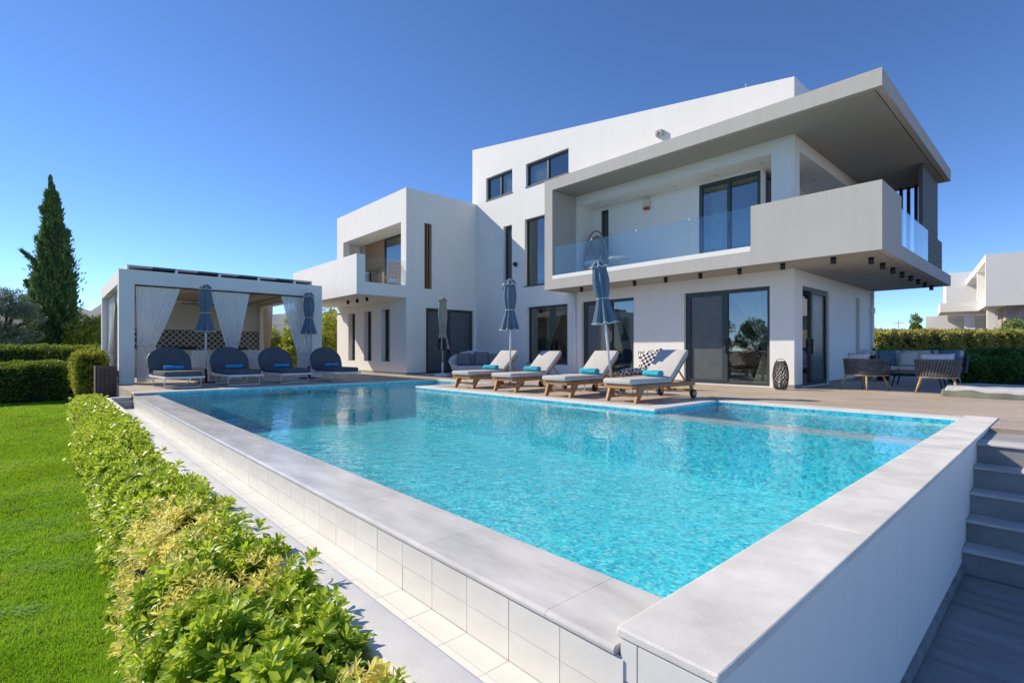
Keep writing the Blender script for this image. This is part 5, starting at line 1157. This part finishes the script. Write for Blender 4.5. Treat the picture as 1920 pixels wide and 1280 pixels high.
# wooden planter
px0, px1 = uX(181, 705, -17.95).y, uX(220, 705, -17.95).y
PT, PB = uX(200, 686, -17.95).z, -.33
pl = thing('wooden_planter', (-18.3, (px0 + px1) / 2, PB), 'weathered wooden planter box of upright boards at the pool corner', 'planter')
PLO = (-18.3, (px0 + px1) / 2, PB); nb = 5; bw = (px1 - px0) / nb
for k in range(nb):
    MB(PLO).box(-17.975, -17.95, px0 + k * bw + .004, px0 + (k + 1) * bw - .004, PB + .05, PT + random.uniform(-.012, .008)).build('board', M['oldwood'], pl, .004)
    MB(PLO).box(-18.65, -18.625, px0 + k * bw + .004, px0 + (k + 1) * bw - .004, PB + .05, PT + random.uniform(-.012, .008)).build('board', M['oldwood'], pl, .004)
for k in range(5):
    a = -18.62 + k * .1285
    MB(PLO).box(a + .003, a + .1255, px0 - .024, px0 + .001, PB + .05, PT + random.uniform(-.012, .008)).build('board', M['oldwood'], pl, .004)
MB(PLO).box(-18.62, -17.98, px0 + .01, px1 - .01, PB, PT - .06).build('soil_core', M['soil'], pl)

# ------------------------------------------------------------------ right side: hedges, shrubs
hA, hB = uD(1625, 640, 23.5), uD(1965, 640, 24)
def hedge_line(name, A_, B_, w_, z0, z1, mat, label, n, ln, wd, seed, rough=.12, cat='hedge', tilt=.6):
    L_ = math.hypot(B_.x - A_.x, B_.y - A_.y); rz = math.atan2(B_.y - A_.y, B_.x - A_.x)
    t = box_hedge(name, 0, L_, -w_ / 2, w_ / 2, 0, z1 - z0, mat, label, cat, n, ln, wd, rough, None, .25, tilt, seed)
    M_ = Matrix.Translation((A_.x, A_.y, z0)) @ Matrix.Rotation(rz, 4, 'Z'); t.matrix_world = M_ @ Matrix.Translation(t.location); return t
hedge_line('garden_hedge', hA, hB, 1.2, -.06, 1.78, L_RHEDGE, 'dense olive and brown hedge closing off the terrace', 34000, .12, .045, 8)
for i, (a, b, D0, D1, h, n, lab) in enumerate(((1795, 1975, 15.5, 14.6, .62, 26000, 'low dark green clipped shrub row behind the folded cover'), (1752, 1960, 19.2, 18.0, .92, 24000, 'mid green shrub row in front of the olive hedge'), (1655, 1790, 20.0, 19.8, .86, 12000, 'green shrub row behind the rope sofa'))):
    hedge_line('terrace_shrubs', uD(a, 660, D0), uD(b, 660, D1), 1.5 if i == 0 else 1.1, -.04, h, L_DARK, lab, n, .075, .022, 12 + i, .14, 'shrub', .7)
bs_ = uD(1812, 655, 17.4); rs = np.random.default_rng(2); ag = thing('spiky_plant', (bs_.x, bs_.y, .0), 'tuft of long spiky leaves between the dark shrubs', 'plant')
for k in range(46):
    a = rs.uniform(0, 6.28); L_ = rs.uniform(.7, 1.25); el = rs.uniform(.35, 1.35); pts = [(math.cos(a) * L_ * v * math.cos(el * (1 - .35 * v)), math.sin(a) * L_ * v * math.cos(el * (1 - .35 * v)), L_ * v * math.sin(el * (1 - .25 * v)) + .1) for v in np.linspace(0, 1, 6)]
    MB().tube(pts, [.018, .02, .018, .014, .009, .002], 4).build('leaf', L_BOX, ag)
tb_ = uD(1718, 620, 30); clump_tree('conical_tree', (tb_.x, tb_.y, -.06), 'small bright green conical tree behind the terrace hedge', (tb_.x, tb_.y, 1.7), (.16, .16, 1.35), L_BOX, 44, 150, .12, .04, .06, seed=31, clump_r=.24)
tb_ = uD(1752, 620, 34); clump_tree('garden_tree', (tb_.x, tb_.y, -.06), 'dry brownish bush behind the terrace hedge', (tb_.x, tb_.y, 1.5), (.9, .9, 1.0), L_RHEDGE, 30, 130, .12, .04, .06, seed=32, clump_r=.35)
up_ = uD(1684, 640, 60); t = thing('utility_pole', (up_.x, up_.y, -.06), 'thin distant utility pole above the terrace hedge', 'pole')
MB().tube([(0, 0, 0), (0, 0, 4.6)], .06, 6).build('post', M['grey'], t); B(-.5, .5, -.04, .04, 4.2, 4.3).build('crossarm', M['grey'], t)

# ------------------------------------------------------------------ neighbour's house on the right, turned a little
ND = 30.; nc_ = uD(1848, 640, ND); NZ = R(9.5)
nbr = thing('neighbour_house', (nc_.x, nc_.y, -.06), 'white two-storey neighbouring house with stone ground floor beyond the hedge', 'house', None, NZ)
zt = uD(1848, 477, ND).z + .06; zb = uD(1848, 574, ND).z + .06
def npart(name, boxes, mat, bev=0.):
    m = MB()
    for b in boxes: m.box(*b)
    return m.build(name, mat, nbr, bev)
npart('front_wall', [(0, 8, 0, .3, zb, zt)], M['white'])
npart('roof_slab', [(0, 8, .3, 15, zt - .4, zt - .002)], M['white']); npart('floor_slab', [(0, 8, .3, 9, zb, zb + .45)], M['white'])
npart('loggia_wall', [(1.3, 1.6, .3, 15, zb + .45, zt - .4), (.05, 1.3, 5.6, 5.9, zb + .45, zt - .4)], M['white'])
npart('balcony', [(-1.9, -.002, 4.5, 9, zb, zb + .62)], M['white'])
npart('stone_wall', [(.9, 8, .5, .9, 0, zb - .002), (.9, 1.3, .9, 4, 0, zb - .002)], M['stone'])
npart('porch_column', [(.2, .55, 1.6, 1.95, 0, zb - .002)], M['white']); npart('porch_column', [(-.6, -.1, 5.0, 5.5, 0, zb - .002)], M['white'])
npart('porch_wall', [(-2.6, .9, 9.2, 9.5, 0, zb - .002)], M['white'])
def nloc(x, y, D): return Matrix.Rotation(-NZ, 3, 'Z') @ (uD(x, y, D) - nc_)
rb = nloc(1774, 511, 41.5); npart('rear_block', [(rb.x, rb.x + 5, rb.y, rb.y + 5, 0, uD(1774, 511, 41.5).z)], M['white'])
lw = nloc(1748, 592, 43); npart('low_wing', [(lw.x, rb.x - .01, lw.y, lw.y + 4, uD(1748, 604, 43).z, uD(1748, 591, 43).z)], M['white']); npart('low_wing_post', [(lw.x + .1, lw.x + .3, lw.y + .1, lw.y + .3, 0, uD(1748, 604, 43).z)], M['white'])
npart('garden_wall', [(-3.4, .85, 2.4, 2.6, 0, 1.95)], M['stone'])
npart('window', [(1.9, 4, .46, .499, 1.9, 3.05)], M['alu']); npart('window', [(1.27, 1.299, 8.5, 10.5, zb + .6, zt - .7)], M['alu'])
m = MB(); m.tube([(1.75, -.03, zt - .55), (1.75, -.002, zt - .55)], .11, 14); m.build('vent', M['black'], nbr)
ps = uD(1900, 608, 27.5); clump_tree('garden_tree', (ps.x, ps.y, -.06), 'bright green shrub against the neighbour stone wall', (ps.x, ps.y, 1.85), (.6, .6, .75), L_BOX, 26, 150, .13, .04, .05, 'shrub', 51, .3)
